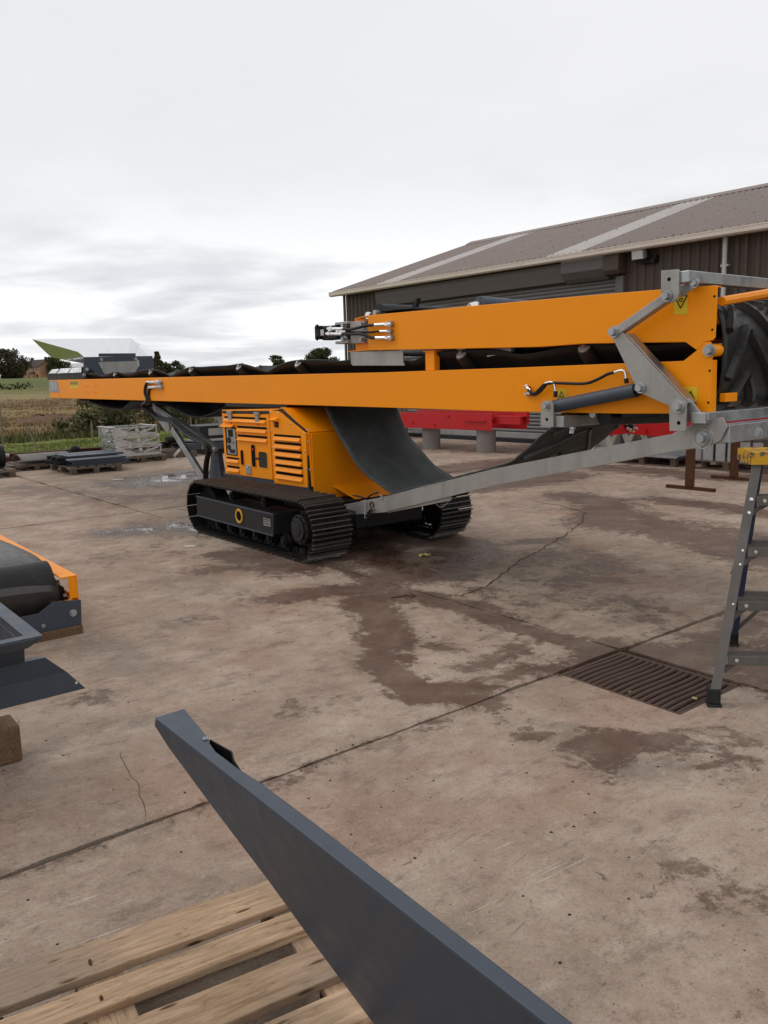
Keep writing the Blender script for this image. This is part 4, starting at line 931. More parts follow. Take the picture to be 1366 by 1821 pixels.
# the belt's lower strand where it hangs out between the beams
def strip_on(P, prof, y0, y1, s0, ds, w=.03, h=.02, n=7, flip=1):
    me = []
    for i in range(n+1):
        a = i/n; s_ = s0+ds*a; y = y0+(y1-y0)*a; p, nrm = P(s_); me.append((Vector((p[0], y, p[1])), Vector((nrm[0], 0, nrm[1]))))
    b = MB(); o = []
    for i, (p, nr) in enumerate(me):
        d = (me[min(i+1, n)][0]-me[max(i-1, 0)][0]).normalized(); sd_ = d.cross(nr).normalized()*w/2
        o += [p-sd_*1.2-nr*.002, p+sd_*1.2-nr*.002, p+sd_*.7+nr*h, p-sd_*.7+nr*h]
    b.v = [tuple(q) for q in o]
    for i in range(n):
        for j in range(4): b.f.append((i*4+j, i*4+(j+1) % 4, i*4+4+(j+1) % 4, i*4+4+j))
    b.f += [(0, 1, 2, 3), (n*4+3, n*4+2, n*4+1, n*4)]
    return b
def curve2(pts, k=10):
    P = catmull([Vector((x, 0, z)) for x, z in pts], k); L = [0]
    for a, b in zip(P, P[1:]): L.append(L[-1]+(b-a).length)
    def at_(s_):
        s_ = max(0, min(L[-1]-1e-4, s_)); i = max(k2 for k2 in range(len(L)) if L[k2] <= s_); i = min(i, len(P)-2)
        t = (s_-L[i])/(L[i+1]-L[i]); p = P[i].lerp(P[i+1], t); d = (P[i+1]-P[i]).normalized(); return (p.x, p.z), (-d.z, d.x)
    return P, L, at_
hang = [(-.60, 1.50)]+[(a-.0, b) for a, b in [(-0.421,1.314),(-0.306,1.182),(-0.133,0.986),(0.021,0.863),(0.206,0.745),(0.354,0.67)]]+[(0.53,0.599),(0.641,0.599),(0.826,0.644),(1.061,0.707),(1.337,0.779),(1.658,0.859),(1.838,0.905)]+[(1.999,0.953),(2.093,1.013),(2.185,1.075),(2.289,1.156),(2.406,1.234)]+[(2.5, 1.34), (2.62, 1.42), (2.9, 1.46), (3.2, 1.44)]
HP, HL, HAT = curve2(hang)
hb = MB(); n_ = len(HP)
def hangpt(i, t):
    p = HP[i]; y = .70+1.06*t; q_ = min(1, max(0, (n_*.62-i)/12)); sag = q_*(.016*math.sin(t*7+i*.10)+.012*math.sin(i*.23+t*5)+.022*mnoise.noise(Vector((t*4, i*.06, 3))))
    return Vector((p.x+sag*.6, y, p.z+sag*.4-.012*math.sin(math.pi*t)))
for i in range(n_):
    for j in range(17): hb.v.append(tuple(hangpt(i, j/16)))
hb.f = [(i*17+j, i*17+j+1, (i+1)*17+j+1, (i+1)*17+j) for i in range(n_-1) for j in range(16)]
ho = hb.build('slack_belt', 'beltin', MC, solid=.014, smooth=True)
for k in range(9):
    s0 = HL[-1]-.25-k*.34
    if s0 < 1.9: break
    for y0, y1 in ((1.20, .76), (1.26, 1.70)): strip_on(lambda s_: (HAT(s_)[0], (-HAT(s_)[1][0], -HAT(s_)[1][1])), None, y0, y1, s0, -.36, .036, .03).build('belt_cleat', 'cleat', ho)
# sagging return belt under the tail half
def sagbelt(pts, y0=.70, y1=1.84):
    P, L, A_ = curve2(pts, 8); o = MB()
    for p in P: 
        for j in range(3): o.v.append((p.x, y0+(y1-y0)*j/2, p.z))
    o.f = [(i*3+j, i*3+j+1, i*3+4+j, i*3+3+j) for i in range(len(P)-1) for j in range(2)]
    return o.build('return_belt', 'belt', MC, solid=.014, smooth=True)
sagbelt([(-8.2, 1.42)]+[(-7.336,1.369),(-6.949,1.317),(-6.456,1.261),(-5.916,1.234),(-5.463,1.264),(-5.072,1.324)]+[(-4.6, 1.35)])
sagbelt([(-4.62, 1.36)]+[(-4.044,1.303),(-3.548,1.196),(-3.197,1.175),(-2.84,1.222),(-2.528,1.293)]+[(-2.3, 1.36), (-1.6, 1.40), (-.6, 1.42)])
for x in (-4.62, -.62, 2.55):
    MB().cyl((x, .72, 1.40 if x < 2 else 1.33), (x, 1.82, 1.40 if x < 2 else 1.33), .05, 18).build('return_roller', 'darkgrey', MC, smooth=True)
# ---- belt wrapped round the fold at the head
WR = [(2.6, 2.005), (3.0, 2.0), (3.35, 1.992), (3.50, 1.98), (3.587, 1.93), (3.632, 1.82), (3.645, 1.67), (3.632, 1.52), (3.585, 1.40), (3.48, 1.345), (3.2, 1.335), (2.8, 1.345)]
WP, WL, WAT = curve2(WR, 8)
def wrap(s_, y):
    t = (y-1.27)/.60; k = 1-.07*(1-t*t); (x, z), nr = WAT(s_); return Vector((3.2+(x-3.2)*(1-.05*(1-t*t)) if x > 3.2 else x, y, 1.67+(z-1.67)*k))
wb = MB(); nw = 90
wb.grid(lambda a, b: wrap(a*WL[-1], .68+1.18*b), nw, 20); wo_ = wb.build('head_belt', 'headbelt', MC, solid=.014, smooth=True)
def wcleat(s0, ds, y0, y1, w=.042, h=.034, n=10):
    pts = []
    for i in range(n+1):
        a = i/n; y = y0+(y1-y0)*a; s_ = s0+ds*a; p = wrap(s_, y); e1 = wrap(s_+.01, y)-wrap(s_-.01, y); e2 = wrap(s_, y+.01)-wrap(s_, y-.01); nr = e1.cross(e2).normalized()
        if nr.dot(p-Vector((3.0, y, 1.67))) < 0: nr = -nr
        pts.append((p, nr))
    b = MB(); o = []
    for i, (p, nr) in enumerate(pts):
        d = (pts[min(i+1, n)][0]-pts[max(i-1, 0)][0]).normalized(); sd_ = d.cross(nr).normalized()*w/2
        o += [p-sd_*1.2+nr*.004, p+sd_*1.2+nr*.004, p+sd_*.7+nr*(h+.010), p-sd_*.7+nr*(h+.010)]
    b.v = [tuple(q) for q in o]
    for i in range(n):
        for j in range(4): b.f.append((i*4+j, i*4+(j+1) % 4, i*4+4+(j+1) % 4, i*4+4+j))
    b.f += [(0, 1, 2, 3), (n*4+3, n*4+2, n*4+1, n*4)]
    return b.build('belt_cleat', 'cleat', wo_, smooth=True, bevel=0)
for k in range(9):
    s0 = .30+k*.27
    wcleat(s0, .30, 1.00, .735); wcleat(s0+.03, .34, 1.045, 1.48); wcleat(s0+.13, .20, 1.52, 1.74)
# folded section's own belt, lying upside down on top
MB().grid(lambda a, b: Vector((.42+a*2.3, .70+1.14*b, 2.15-.10*a+.0*b+.02*math.sin(a*9))), 30, 6).build('top_belt', 'belt', MC, solid=.014, smooth=True)
d = (0.462,2.148); MB().cyl((d[0]+.02, .70, 2.145), (d[0]+.02, 1.84, 2.145), .075, 22).build('snub_roller', 'darkgrey', MC, smooth=True)
MB().cyl((d[0]+.02, .64, 2.145), (d[0]+.02, .70, 2.145), .022, 10).build('roller_shaft', 'galv', MC)
b = MB(); b.cyl((d[0]-.1, .655, 2.13), (d[0]-.1, .68, 2.13), .03, 12); b.build('shaft_nut', 'chrome', MC)
d = (1.685,2.111); MB().cyl((d[0], .70, d[1]+.005), (d[0]+.05, 1.84, d[1]-.03), .06, 22).build('return_roller', 'slate', MC, smooth=True); o = MB(); o.cyl((d[0]-.02, .62, d[1]-.02), (d[0]-.01, .70, d[1]), .03, 12); o.build('roller_shaft', 'chrome', MC)
d = (0.701,2.181); MB().ext([(d[0]-.03, .95, d[1]), (d[0]+.02, .95, d[1]), (d[0]+.05, .95, d[1]+.07), (d[0]+.03, .95, d[1]+.07)], (0, .05, 0)).build('belt_tab', 'darkgrey', MC)
# under belt and rollers seen in the gap between the two sections
MB().grid(lambda a, b: Vector((.5+a*2.9, .74+1.06*b, 1.86-.10*abs(b-.5)*2*(.6+.4*abs(math.sin(a*7))))), 40, 8).build('folded_belt', 'belt', MC, solid=.014, smooth=True)
for p in [(1.525,1.768),(2.678,1.772)]:
    MB().cyl((p[0], .68, p[1]), (p[0]+.02, 1.0, p[1]+.12), .052, 18).build('idler_roller', 'darkgrey', MC, smooth=True); MB().cyl((p[0], .672, p[1]-.003), (p[0], .68, p[1]), .052, 18).build('roller_end', 'galv', MC)
p = (1.882,1.765); MB().bar((p[0]-.12, .72, p[1]-.005), (p[0]+.14, .70, p[1]+.025), .04, .07).build('folded_strip', 'galvmatt', MC)
for q in ((2.075,1.726), (2.359,1.73), (0.532,1.744)):
    MB().bar((q[0]-.04, .8, q[1]-.05), (q[0]+.05, .76, q[1]+.05), .03, .03).build('roller_bracket', 'black', MC)
# grey daylight plates behind the V notch
for a in ([(3.105,1.654),(3.168,1.763),(3.195,1.756),(3.134,1.653)],): MB().xz(a, .9, .91).build('inner_stay', 'galvmatt', MC)

# ---- drive motor, bracket and hoses on the end of the folded section
yb = YN+.06
def rp(a, y, name, mat, d=.02, bev=.003, parent=None): return MB().box(a[0], a[1], y, y+d, a[2], a[3]).build(name, mat, parent or MC, bev)
br_ = rp((0.097,0.34,2.042,2.089), yb, 'motor_bracket', 'galvmatt', .03)
rp((0.096,0.363,1.902,2.041), yb+.002, 'motor_plate', 'galvmatt', .02)
rp((-0.095,0.1,2.077,2.1), yb-.03, 'bracket_arm', 'galvmatt', .12); rp((-0.099,0.092,1.908,1.933), yb-.03, 'bracket_arm', 'galvmatt', .12)
mo = rp((-0.332,-0.08,1.953,2.081), yb-.02, 'hydraulic_motor', 'black', .13, .012)
rp((-0.42,-0.33,1.966,2.089), yb-.04, 'motor_cap', 'black', .16, .01); rp((-0.31,-0.259,1.996,2.05), yb-.0445, 'motor_label', 'white', .003, 0)
rp((-0.08,0.062,1.949,2.061), yb, 'motor_flange', 'darkgrey', .09, .008)
for p in [(0.305,2.058),(0.298,1.931),(0.03,2.072),(0.025,1.948)]: bolt(MC, (p[0], yb-.002, p[1]), (0, -1, 0), .022, .03, 'galv')
for p in [(-0.364,2.079),(-0.371,1.977)]: bolt(MC, (p[0], yb-.04, p[1]), (0, -1, 0), .016, .014, 'black')
def hosed(px, y0s, r_=.013, name='hose'):
    pts = [(p[0], y, p[1]) for p, y in zip(px, y0s)]; return MB().tube(pts, r_, 9, 4).build(name, 'hose', MC, smooth=True)
hosed([(0.128,2.029),(0.244,2.018),(0.346,2.021),(0.471,2.033),(0.592,2.034)], (.55, .545, .54, .545, .56))
hosed([(0.112,1.985),(0.268,1.976),(0.394,1.971),(0.467,1.958),(0.539,1.932),(0.598,1.926)], (.55, .54, .535, .54, .55, .56))
hosed([(0.178,2.004),(0.331,1.989),(0.504,1.978),(0.6,1.979),(0.659,1.977)], (.57, .56, .565, .57, .575), .009)
def fit(a, b, y0, y1, r_=.013, cap=True):
    o = MB(); o.cyl((a[0], y0, a[1]), (b[0], y1, b[1]), r_, 10); A_, B_ = Vector((a[0], y0, a[1])), Vector((b[0], y1, b[1])); m1 = A_.lerp(B_, .72); m2 = A_.lerp(B_, .9); o.cyl(m1, m2, r_*1.45, 6); o.build('hose_fitting', 'chrome', MC, smooth=True, bevel=0)
for a, b, q in (([(0.58,2.034),(0.784,2.028)], (0.778,2.03), .016), ([(0.659,1.977),(0.769,1.972)], (0.776,1.972), .011), ([(0.577,1.927),(0.779,1.919)], (0.777,1.92), .016)):
    fit(a[0], a[1], .56, .575, q*.85); MB().cyl((b[0], .565, b[1]), (b[0], YN-.001, b[1]), q*1.6, 12).build('bulkhead_nut', 'galv', MC)
for a in ([(-0.107,2.044),(0.155,2.028)], [(-0.131,2.002),(0.132,1.984)], [(0.033,2.013),(0.191,2.003)]): fit(a[1], a[0], .55, .56, .014)
q = [(0.143,1.829),(0.876,1.808),(0.878,1.703),(0.147,1.721)]
sc = MB(); sc.xz([q[0], q[1], q[2], q[3]], .622, .632); sc.build('scraper_plate', 'scrape', MC)
q = [(0.159,1.728),(0.901,1.708),(0.9,1.688),(0.184,1.708)]; MB().xz(q, .612, .6215).build('scraper_blade', 'scrape', MC)

# ---- galvanised folding linkage at the head
YL = .47
def arcpts(c, rr, a0, a1, n=8): return [(c[0]+rr*math.cos(R(a0+(a1-a0)*i/n)), c[1]+rr*math.sin(R(a0+(a1-a0)*i/n))) for i in range(n+1)]
def hanger(px_top, px_r, hole, pin, y, flip, name='hanger_plate'):
    pass
q = [(3.369,2.151),(3.473,2.146),(3.481,2.14),(3.486,2.016),(3.48,1.995),(3.463,1.976),(3.441,1.967),(3.413,1.972),(3.389,1.987),(3.373,2.014)]
tp = MB().xz(q, YL, YL+.014).build('link_hanger', 'galvmatt', MC, .002)
p = (3.422,2.098); MB().cyl((p[0], YL-.0012, p[1]), (p[0], YL+.004, p[1]), .011, 14).build('bolt_hole', 'void', tp)
p = (3.417,2.006); pin1 = p; bolt(tp, (p[0], YL, p[1]), (0, -1, 0), .022, .028)
q = [(3.457,1.41),(3.476,1.424),(3.51,1.431),(3.544,1.424),(3.564,1.407),(3.568,1.256),(3.561,1.25),(3.465,1.249)]
lp = MB().xz(q, YL-.02, YL-.006).build('link_hanger', 'galvmatt', MC, .002)
p = (3.523,1.297); MB().cyl((p[0], YL-.0215, p[1]), (p[0], YL-.016, p[1]), .011, 14).build('bolt_hole', 'void', lp)
p = (3.522,1.39); bolt(lp, (p[0], YL-.02, p[1]), (0, -1, 0), .026, .03)
# upper link bar and lever plate (a folded channel)
a, b = (3.403,2.006), (3.051,1.831)
MB().bar((b[0]+.01, .50, b[1]-.004), (a[0], .50, a[1]-.004), .06, .052).build('upper_link', 'galvmatt', MC, .004)
q = [(3.035,1.844),(3.061,1.854),(3.09,1.84),(3.127,1.813),(3.237,1.706),(3.556,1.407),(3.536,1.388),(3.499,1.376),(3.447,1.388),(3.224,1.473),(3.205,1.519),(3.034,1.81),(3.026,1.831)]
lv = MB().xz(q, .478, .492).build('lever_plate', 'galvmatt', MC, .002)
q = [(3.127,1.812),(3.237,1.705),(3.556,1.406),(3.563,1.41),(3.244,1.71),(3.134,1.817)]
MB().xz(q, .4925, .57).build('lever_flange', 'galv', MC, .002)
for x_, y_ in ((225, 503), (422, 921)):
    pass
p = (3.058,1.83); bolt(lv, (p[0], .478, p[1]), (0, -1, 0), .024, .03)
p = (3.254,1.494); bolt(lv, (p[0], .478, p[1]), (0, -1, 0), .022, .028); cyl1 = p
# ram with its bracket
pb_ = (2.533,1.388)
a = Vector((pb_[0]+.02, .53, pb_[1]-.012)); b = Vector((cyl1[0]-.02, .53, cyl1[1]-.006)); d = (b-a).normalized()
o = MB(); o.cyl(a, a+d*((b-a).length-.05), .043, 24); ram = o.build('ram_barrel', 'slate', MC, .004, True)
MB().cyl(b-d*.0495, b-d*.03, .036, 20).build('ram_gland', 'black', ram); MB().cyl(b-d*.03, b+d*.03, .02, 14).build('ram_rod', 'chrome', ram, smooth=True)
q = [(2.492,1.388),(2.505,1.408),(2.538,1.417),(2.574,1.411),(2.595,1.391),(2.599,1.244),(2.489,1.24)]
rb = MB().xz(q, YL-.005, YL+.009).build('ram_bracket', 'galvmatt', MC, .002)
p = (2.542,1.384); bolt(rb, (p[0], YL-.005, p[1]), (0, -1, 0), .02, .022)
p = (2.544,1.293); MB().cyl((p[0], YL-.0065, p[1]), (p[0], YL, p[1]), .011, 12).build('bolt_hole', 'void', rb)
# ram hose
hz = [(2.282,1.501),(2.3,1.479),(2.355,1.46),(2.406,1.489),(2.453,1.521),(2.539,1.529),(2.651,1.525),(2.79,1.524),(2.88,1.547),(2.959,1.579),(3.002,1.587)]
hosed(hz, (.59, .56, .555, .55, .55, .55, .55, .55, .55, .55, .55), .010)
h2 = [(2.289,1.459),(2.355,1.453),(2.415,1.476),(2.46,1.515)]; hosed(h2, (.59, .56, .55, .55), .010)
def ftube(pts, y, r_=.009): MB().tube([(p[0], y, p[1]) for p in pts], r_, 8, 4).build('hose_fitting', 'chrome', MC, smooth=True)
ftube([(2.457,1.528),(2.506,1.536),(2.534,1.52),(2.543,1.476)], .55); ftube([(3.009,1.589),(3.065,1.6),(3.089,1.581),(3.094,1.532)], .55)
for a in ([(2.545,1.476),(2.545,1.436)], [(3.095,1.55),(3.098,1.521)]): MB().cyl((a[0][0], .55, a[0][1]), (a[1][0], .55, a[1][1]), .014, 10).build('hose_fitting', 'darkgrey', MC)
for a in ([(2.252,1.511),(2.308,1.479)], [(2.25,1.456),(2.315,1.458)]): fit(a[1], a[0], .57, .585, .012)
# cross members joining the two sides
def ybar(x, z, y0, y1, w, h, name='cross_member', mat='galv'): return MB().box(x-w/2, x+w/2, y0, y1, z-h/2, z+h/2).build(name, mat, MC, .004)
a, b = (3.469,2.136), (3.472,2.072)
ybar(a[0]+.03, (a[1]+b[1])/2, .486, 2.08, .07, abs(a[1]-b[1]))
q = [(3.44,2.067),(3.523,2.07),(3.547,2.075),(3.534,2.04),(3.5,2.025),(3.472,2.002),(3.442,2.004)]; MB().xz(q, .54, .552).build('gusset', 'galv', MC, .002)
p = (3.544,2.067); bolt(MC, (p[0], .535, p[1]), (0, -1, 0), .018, .02)
a, b = (3.557,1.355), (3.559,1.292)
ybar(a[0]+.06, (a[1]+b[1])/2, .49, 2.08, .09, abs(a[1]-b[1]))
q = [(3.536,1.431),(3.559,1.429),(3.624,1.353),(3.673,1.35),(3.674,1.313),(3.547,1.299),(3.537,1.34)]; MB().xz(q, .50, .514).build('gusset', 'galv', MC, .002)
a, b = (2.578,1.31), (2.579,1.247)
ybar(a[0]+.05, (a[1]+b[1])/2, .485, 2.05, .08, abs(a[1]-b[1])+.01)
MB().tube([(3.636, .66, 1.965), (3.636, 1.9, 2.09)], .026, 8, 1).build('belt_guard_bar', 'orange', MC, smooth=True)
MB().box(3.62, 3.66, .70, .86, 1.405, 1.455).build('roller_arm', 'orange', MC, .004)
p = (2.87,1.306); MB().cyl((p[0], .64, p[1]), (p[0], 1.85, p[1]-.03), .055, 18).build('return_roller', 'black', MC, smooth=True); MB().cyl((p[0]-.07, .61, p[1]+.02), (p[0]-.07, .64, p[1]+.02), .025, 10).build('roller_shaft', 'galv', MC)
p = (2.68,1.239); bolt(MC, (p[0], .56, p[1]), (0, -.2, -1), .016, .03)
# ---- long galvanised support struts
q = [(0.044,0.444),(0.639,0.576),(1.983,0.916),(3.408,1.219),(3.552,1.238),(3.577,1.315),(3.745,1.344),(3.768,1.273),(3.719,1.19),(3.659,1.165),(3.583,1.149),(3.441,1.125),(1.982,0.796),(0.665,0.446)]
stn = MB().xz(q[:4]+[(3.557,1.292),(3.729,1.328),(3.758,1.273),(3.722,1.197),(3.659,1.165),(3.583,1.149),(3.441,1.123),(1.982,0.794),(0.665,0.446),(0.056,0.346)], .55, .562).build('support_strut', 'galvmatt', MC, .002)
lip = MB()
sq = q[1:4]
for a, b in zip(sq, sq[1:]): lip.bar((a[0], .585, a[1]), (b[0], .585, b[1]), .07, .006, (0, 1, 0))
lip.build('strut_flange', 'galv', stn)
q2 = [(x, z) for x, z in q]
stf = MB().xz([(3.3, 1.10), (3.62, 1.12), (3.62, 1.24), (3.3, 1.19)], 1.97, 1.982).build('strut_bracket', 'galvmatt', MC, .002)
p = (3.619,1.208); bolt(stn, (p[0], .55, p[1]), (0, -1, 0), .026, .03); MB().ring((p[0], .549, p[1]), (0, 1, 0), .06, .003, 24, 5).build('weld_ring', 'galv', stn)
a = (3.736,1.265)
for z_, h_2 in ((a[1]+.00, .09),):
    ybar(a[0]-.02, z_-.03, .565, 2.06, .10, .10)
q = [(3.643,1.268),(3.713,1.283),(3.739,1.24),(3.721,1.18),(3.674,1.174)]; MB().xz(q, .563, .60).build('strut_collar', 'galv', MC, .003)
a = (3.767,1.233); bolt(MC, (a[0], .9, a[1]-.01), (.3, -1, 0), .024, .03)
# second plate, pin, chain and clip on the near strut's foot
q = [(0.641,0.471),(1.488,0.675),(1.487,0.631),(0.686,0.441)]; MB().xz(q, .565, .58).build('strut_foot_plate', 'galvmatt', MC)
p = (0.491,0.492); MB().ring((p[0], .545, p[1]), (0, 1, 0), .026, .006, 16, 6).build('pin_eye', 'rust', stn)
a, b = (0.519,0.471), (0.425,0.38); MB().bar((a[0], .535, a[1]), (b[0], .53, b[1]), .012, .03).build('lock_pin', 'chrome', stn)
def chain(p0, p1, y, n, parent):
    o = MB()
    for i in range(n):
        t = (i+.5)/n; c = (p0[0]+(p1[0]-p0[0])*t, y, p0[1]+(p1[1]-p0[1])*t-.02*math.sin(math.pi*t)*0); o.ring(c, (0, 1, .2) if i % 2 else (1, .3, 0), .012, .003, 8, 4)
    return o.build('pin_chain', 'galv', parent)
chain((0.399,0.529), (0.399,0.361), .54, 9, stn); chain((0.621,0.595), (0.651,0.559), .545, 3, stn)
hosed([(0.112,0.532),(0.216,0.532),(0.318,0.527),(0.387,0.564),(0.487,0.594)], (.62,)*5, .008)
p = [(1.281,0.579),(1.348,0.559),(1.442,0.623)]; MB().tube([(q[0], .6, q[1]) for q in p], .005, 6, 4).build('clip', 'galv', MC)

# ---- galvanised tail legs under the beam
def tailleg(y, s_, front):
    L1 = [(-4.646,1.315),(-4.118,1.167),(-2.802,0.806),(-2.812,0.704),(-2.953,0.785),(-4.107,1.1),(-4.536,1.137),(-4.637,1.235)]
    ar = MB().xz([(-4.645,1.32),(-2.799,0.803),(-2.803,0.768),(-2.954,0.775),(-3.079,0.826),(-4.117,1.044),(-4.153,1.094)], y, y+.010*s_).build('tail_arm', 'slate', MC, .002)
    lp_ = [(-4.645,1.32),(-2.799,0.803)]
    MB().bar((lp_[0][0], y+.04*s_, lp_[0][1]), (lp_[1][0], y+.04*s_, lp_[1][1]), .09, .012).build('arm_flange', 'galv', ar)
    MB().xz([(-4.653,1.306),(-4.152,1.163),(-4.142,1.002),(-4.198,0.963),(-4.255,0.956),(-4.561,1.132)], y-.012*s_, y-.002*s_).build('arm_gusset', 'galv', ar)
    a, b = [(-4.113,1.003),(-3.247,0.388)]
    MB().bar((a[0], y+.03*s_, a[1]), (b[0], y+.03*s_, b[1]), .06, .10).build('tail_leg', 'galv', MC, .004)
    if front:
        for p in [(-4.054,1.088),(-3.592,0.971),(-3.144,0.832)]: MB().box(p[0]-.012, p[0]+.012, y-.035, y-.001, p[1]-.05, p[1]+.02).build('hose_clamp', 'galv', ar)
        a, b = [(-3.816,0.746),(-4.009,0.653)]; MB().bar((a[0], y-.03, a[1]), (b[0], y-.035, b[1]), .014, .04).build('lock_pin', 'chrome', ar)
        r2 = [(-4.005,0.649),(-3.967,0.614),(-3.86,0.607),(-3.747,0.646)]; MB().tube([(q[0], y-.03, q[1]) for q in r2], .006, 6, 4).build('pin_clip', 'galv', ar)
        p = (-2.896,0.779); bolt(ar, (p[0], y, p[1]), (0, -1, 0), .03, .03)
tailleg(.75, 1, True); tailleg(1.79, -1, False)
for y0 in (.77, 1.70): MB().xz([(-3.004,0.78),(-2.86,0.788),(-2.782,0.431),(-3.111,0.413)], y0, y0+.09).build('tail_post', 'slate', MC, .004)
MB().xz([(-2.849,0.788),(-2.708,0.796),(-2.735,0.443),(-2.836,0.435)], .9, 1.7).build('rear_block', 'darkgrey', MC, .006)
th = [(-4.322,1.612),(-4.402,1.598),(-4.46,1.537),(-4.475,1.461),(-4.426,1.37)]
th2 = [(-4.685,1.303),(-4.526,1.192),(-4.326,1.13),(-3.992,1.115),(-3.744,1.045),(-3.469,0.947),(-3.123,0.875),(-2.966,0.839),(-2.911,0.766),(-2.974,0.651),(-3.018,0.537),(-3.034,0.419)]
for k_, (dy, dz) in enumerate(((0, 0), (.034, .012))):
    p1 = th if k_ == 0 else [(-4.308,1.547),(-4.365,1.529),(-4.398,1.476),(-4.41,1.416),(-4.386,1.34)]
    MB().tube([(p[0], .57+dy*.5, p[1]) for p in p1]+[(p[0], .60+dy if i == 0 else .66+dy, p[1]+dz) for i, p in enumerate(th2)], .021, 9, 4).build('hose', 'hose', MC, smooth=True)
for a, b in (((-4.379,1.615), (-3.976,1.615)), ((-4.334,1.547), (-3.958,1.555))): fit(a, b, .57, .575, .020); MB().cyl((b[0], .565, b[1]), (b[0], YN-.001, b[1]), .03, 12).build('bulkhead_nut', 'galv', MC)

# ---- feed hopper at the tail
XH = -7.03
s1 = [(0.648,2.039),(1.778,2.05),(1.801,1.886),(1.694,1.747),(1.036,1.719),(0.849,1.716),(0.614,1.696)]
hs = MB().yz(s1, XH-.012, XH).build('hopper_front', 'slate', MC, .003)
MB().yz([(0.863,1.958),(1.501,1.97),(1.534,1.89),(1.458,1.788),(0.947,1.77)], XH+.001, XH+.008).build('hopper_window', 'galvmatt', hs)
MB().yz([(0.897,2.095),(1.505,2.096),(1.501,2.044),(0.892,2.045)], XH-.03, XH-.02).build('hopper_lip', 'slate', hs, .002)
MB().yz([(0.654,1.727),(0.679,1.802),(0.741,1.851),(0.783,1.809),(0.83,1.723)], XH+.001, XH+.03).build('belt_cutout', 'belt', hs)
for p in [(0.921,1.994),(1.488,1.998),(0.678,1.847),(0.631,1.759)]: bolt(hs, (XH, p[0], p[1]), (1, 0, 0), .018, .02)
for p in [(0.916,1.911),(1.518,1.933)]: MB().box(XH+.009, XH+.014, p[0]-.02, p[0]+.02, p[1]-.05, p[1]+.05).build('hopper_strap', 'galv', hs)
def sheet(name, pts, mat='polished', th=.004):
    o = MB(); o.add(pts, [tuple(range(len(pts)))]); return o.build(name, mat, MC, solid=th)
tn, tf_ = (0.384,2.408), (2.132,2.433)
fr2 = s1[1]
sheet('hopper_flare', [(-8.45, 1.88, 1.93), (XH-.013, fr2[0]+.0, fr2[1]-.05), (XH-.013, fr2[0]+.04, fr2[1]+.02), (-7.25, fr2[0]+.1, fr2[1]+.08), (-8.8, tf_[0], tf_[1])])
nw_ = [(-8.8,0.384,2.408),(-7.2,0.623,2.128),(-7.134,0.68,2.054),(-7.375,0.75,1.952),(-7.952,0.695,2.012),(-8.62,0.619,2.096)]
sheet('hopper_flare', nw_)
sheet('hopper_flare', [nw_[5], (-8.45, 1.88, 1.95), (-8.8, tf_[0], tf_[1]), (-8.8, tn[0], tn[1])])
# tail hood
t1 = [(-9.004,1.709),(-8.93,1.814),(-8.707,1.883),(-7.056,1.89),(-7.108,1.693)]
MB().xz(t1, .63, 1.9).build('tail_hood', 'darkgrey', MC, .006)
for a in ([(-8.849,1.819),(-8.609,1.885),(-8.205,1.886),(-8.404,1.814)], [(-8.367,1.809),(-8.129,1.888),(-7.559,1.885),(-7.787,1.809)], [(-7.758,1.804),(-7.53,1.885),(-7.078,1.884),(-7.1,1.802)]):
    MB().xz(a, .612, .627).build('hood_panel', 'polished', MC, .002)
b = [(-7.614,1.375),(-7.11,1.368),(-7.118,1.339),(-7.624,1.339)]; MB().xz(b, .70, 1.8).build('tail_crossbar', 'darkgrey', MC)
b = [(-6.28,1.197),(-5.781,1.349),(-5.257,1.352),(-5.253,1.262),(-5.761,1.227)]; MB().xz(b, .9, 1.7).build('tail_scraper', 'darkgrey', MC)

def narrow(o):
    for c in o.children:
        if c.name.split('.')[0] in ('crawler_track', 'chassis', 'deck', 'hopper_front', 'hopper_flare'): continue
        if c.type == 'MESH':
            for v_ in c.data.vertices:
                if v_.co.y > .7: v_.co.y = .7+(v_.co.y-.7)*.80
        narrow(c)
bpy.context.view_layer.update(); narrow(MC)

# ================================================================ DRAIN GRATE
DG = thing('drain_grate', 'rusty rectangular drain grate of round bars set in the concrete', 'drain', uv((DU0+DU1)/2, (DV0+DV1)/2, 0), A38)
# local x: along v, local y: along -u
lx, ly = (DV1-DV0)/2-.006, (DU1-DU0)/2-.006
MB().box(-lx, lx, -ly, ly, -.30, -.29).build('pit_floor', 'void', DG)
for a in ((-lx-.004, -lx-.002, -ly, ly), (lx+.002, lx+.004, -ly, ly), (-lx, lx, -ly-.004, -ly-.002), (-lx, lx, ly+.002, ly+.004)): MB().box(*a, -.3, -.05).build('pit_wall', 'joint', DG)
for a in ((-lx, -lx+.022, -ly, ly), (lx-.022, lx, -ly, ly), (-lx+.0225, lx-.0225, -ly, -ly+.02), (-lx+.0225, lx-.0225, ly-.02, ly)): MB().box(*a, -.045, -.004).build('grate_frame', 'rustdark', DG, .003)
NB = 17
gbar = MB().tube([(-lx+.024, 0, -.020), (-lx*.4, .001, -.016), (lx*.4, -.001, -.019), (lx-.024, 0, -.016)], .0125, 10, 4).mesh('grate_bar', 'rustdark', True)
for i in range(NB):
    o = inst('grate_bar', gbar, DG, (0, -ly+.034+i*(2*ly-.068)/(NB-1), random.uniform(-.002, .002)), (0, 0, random.uniform(-.008, .008)))
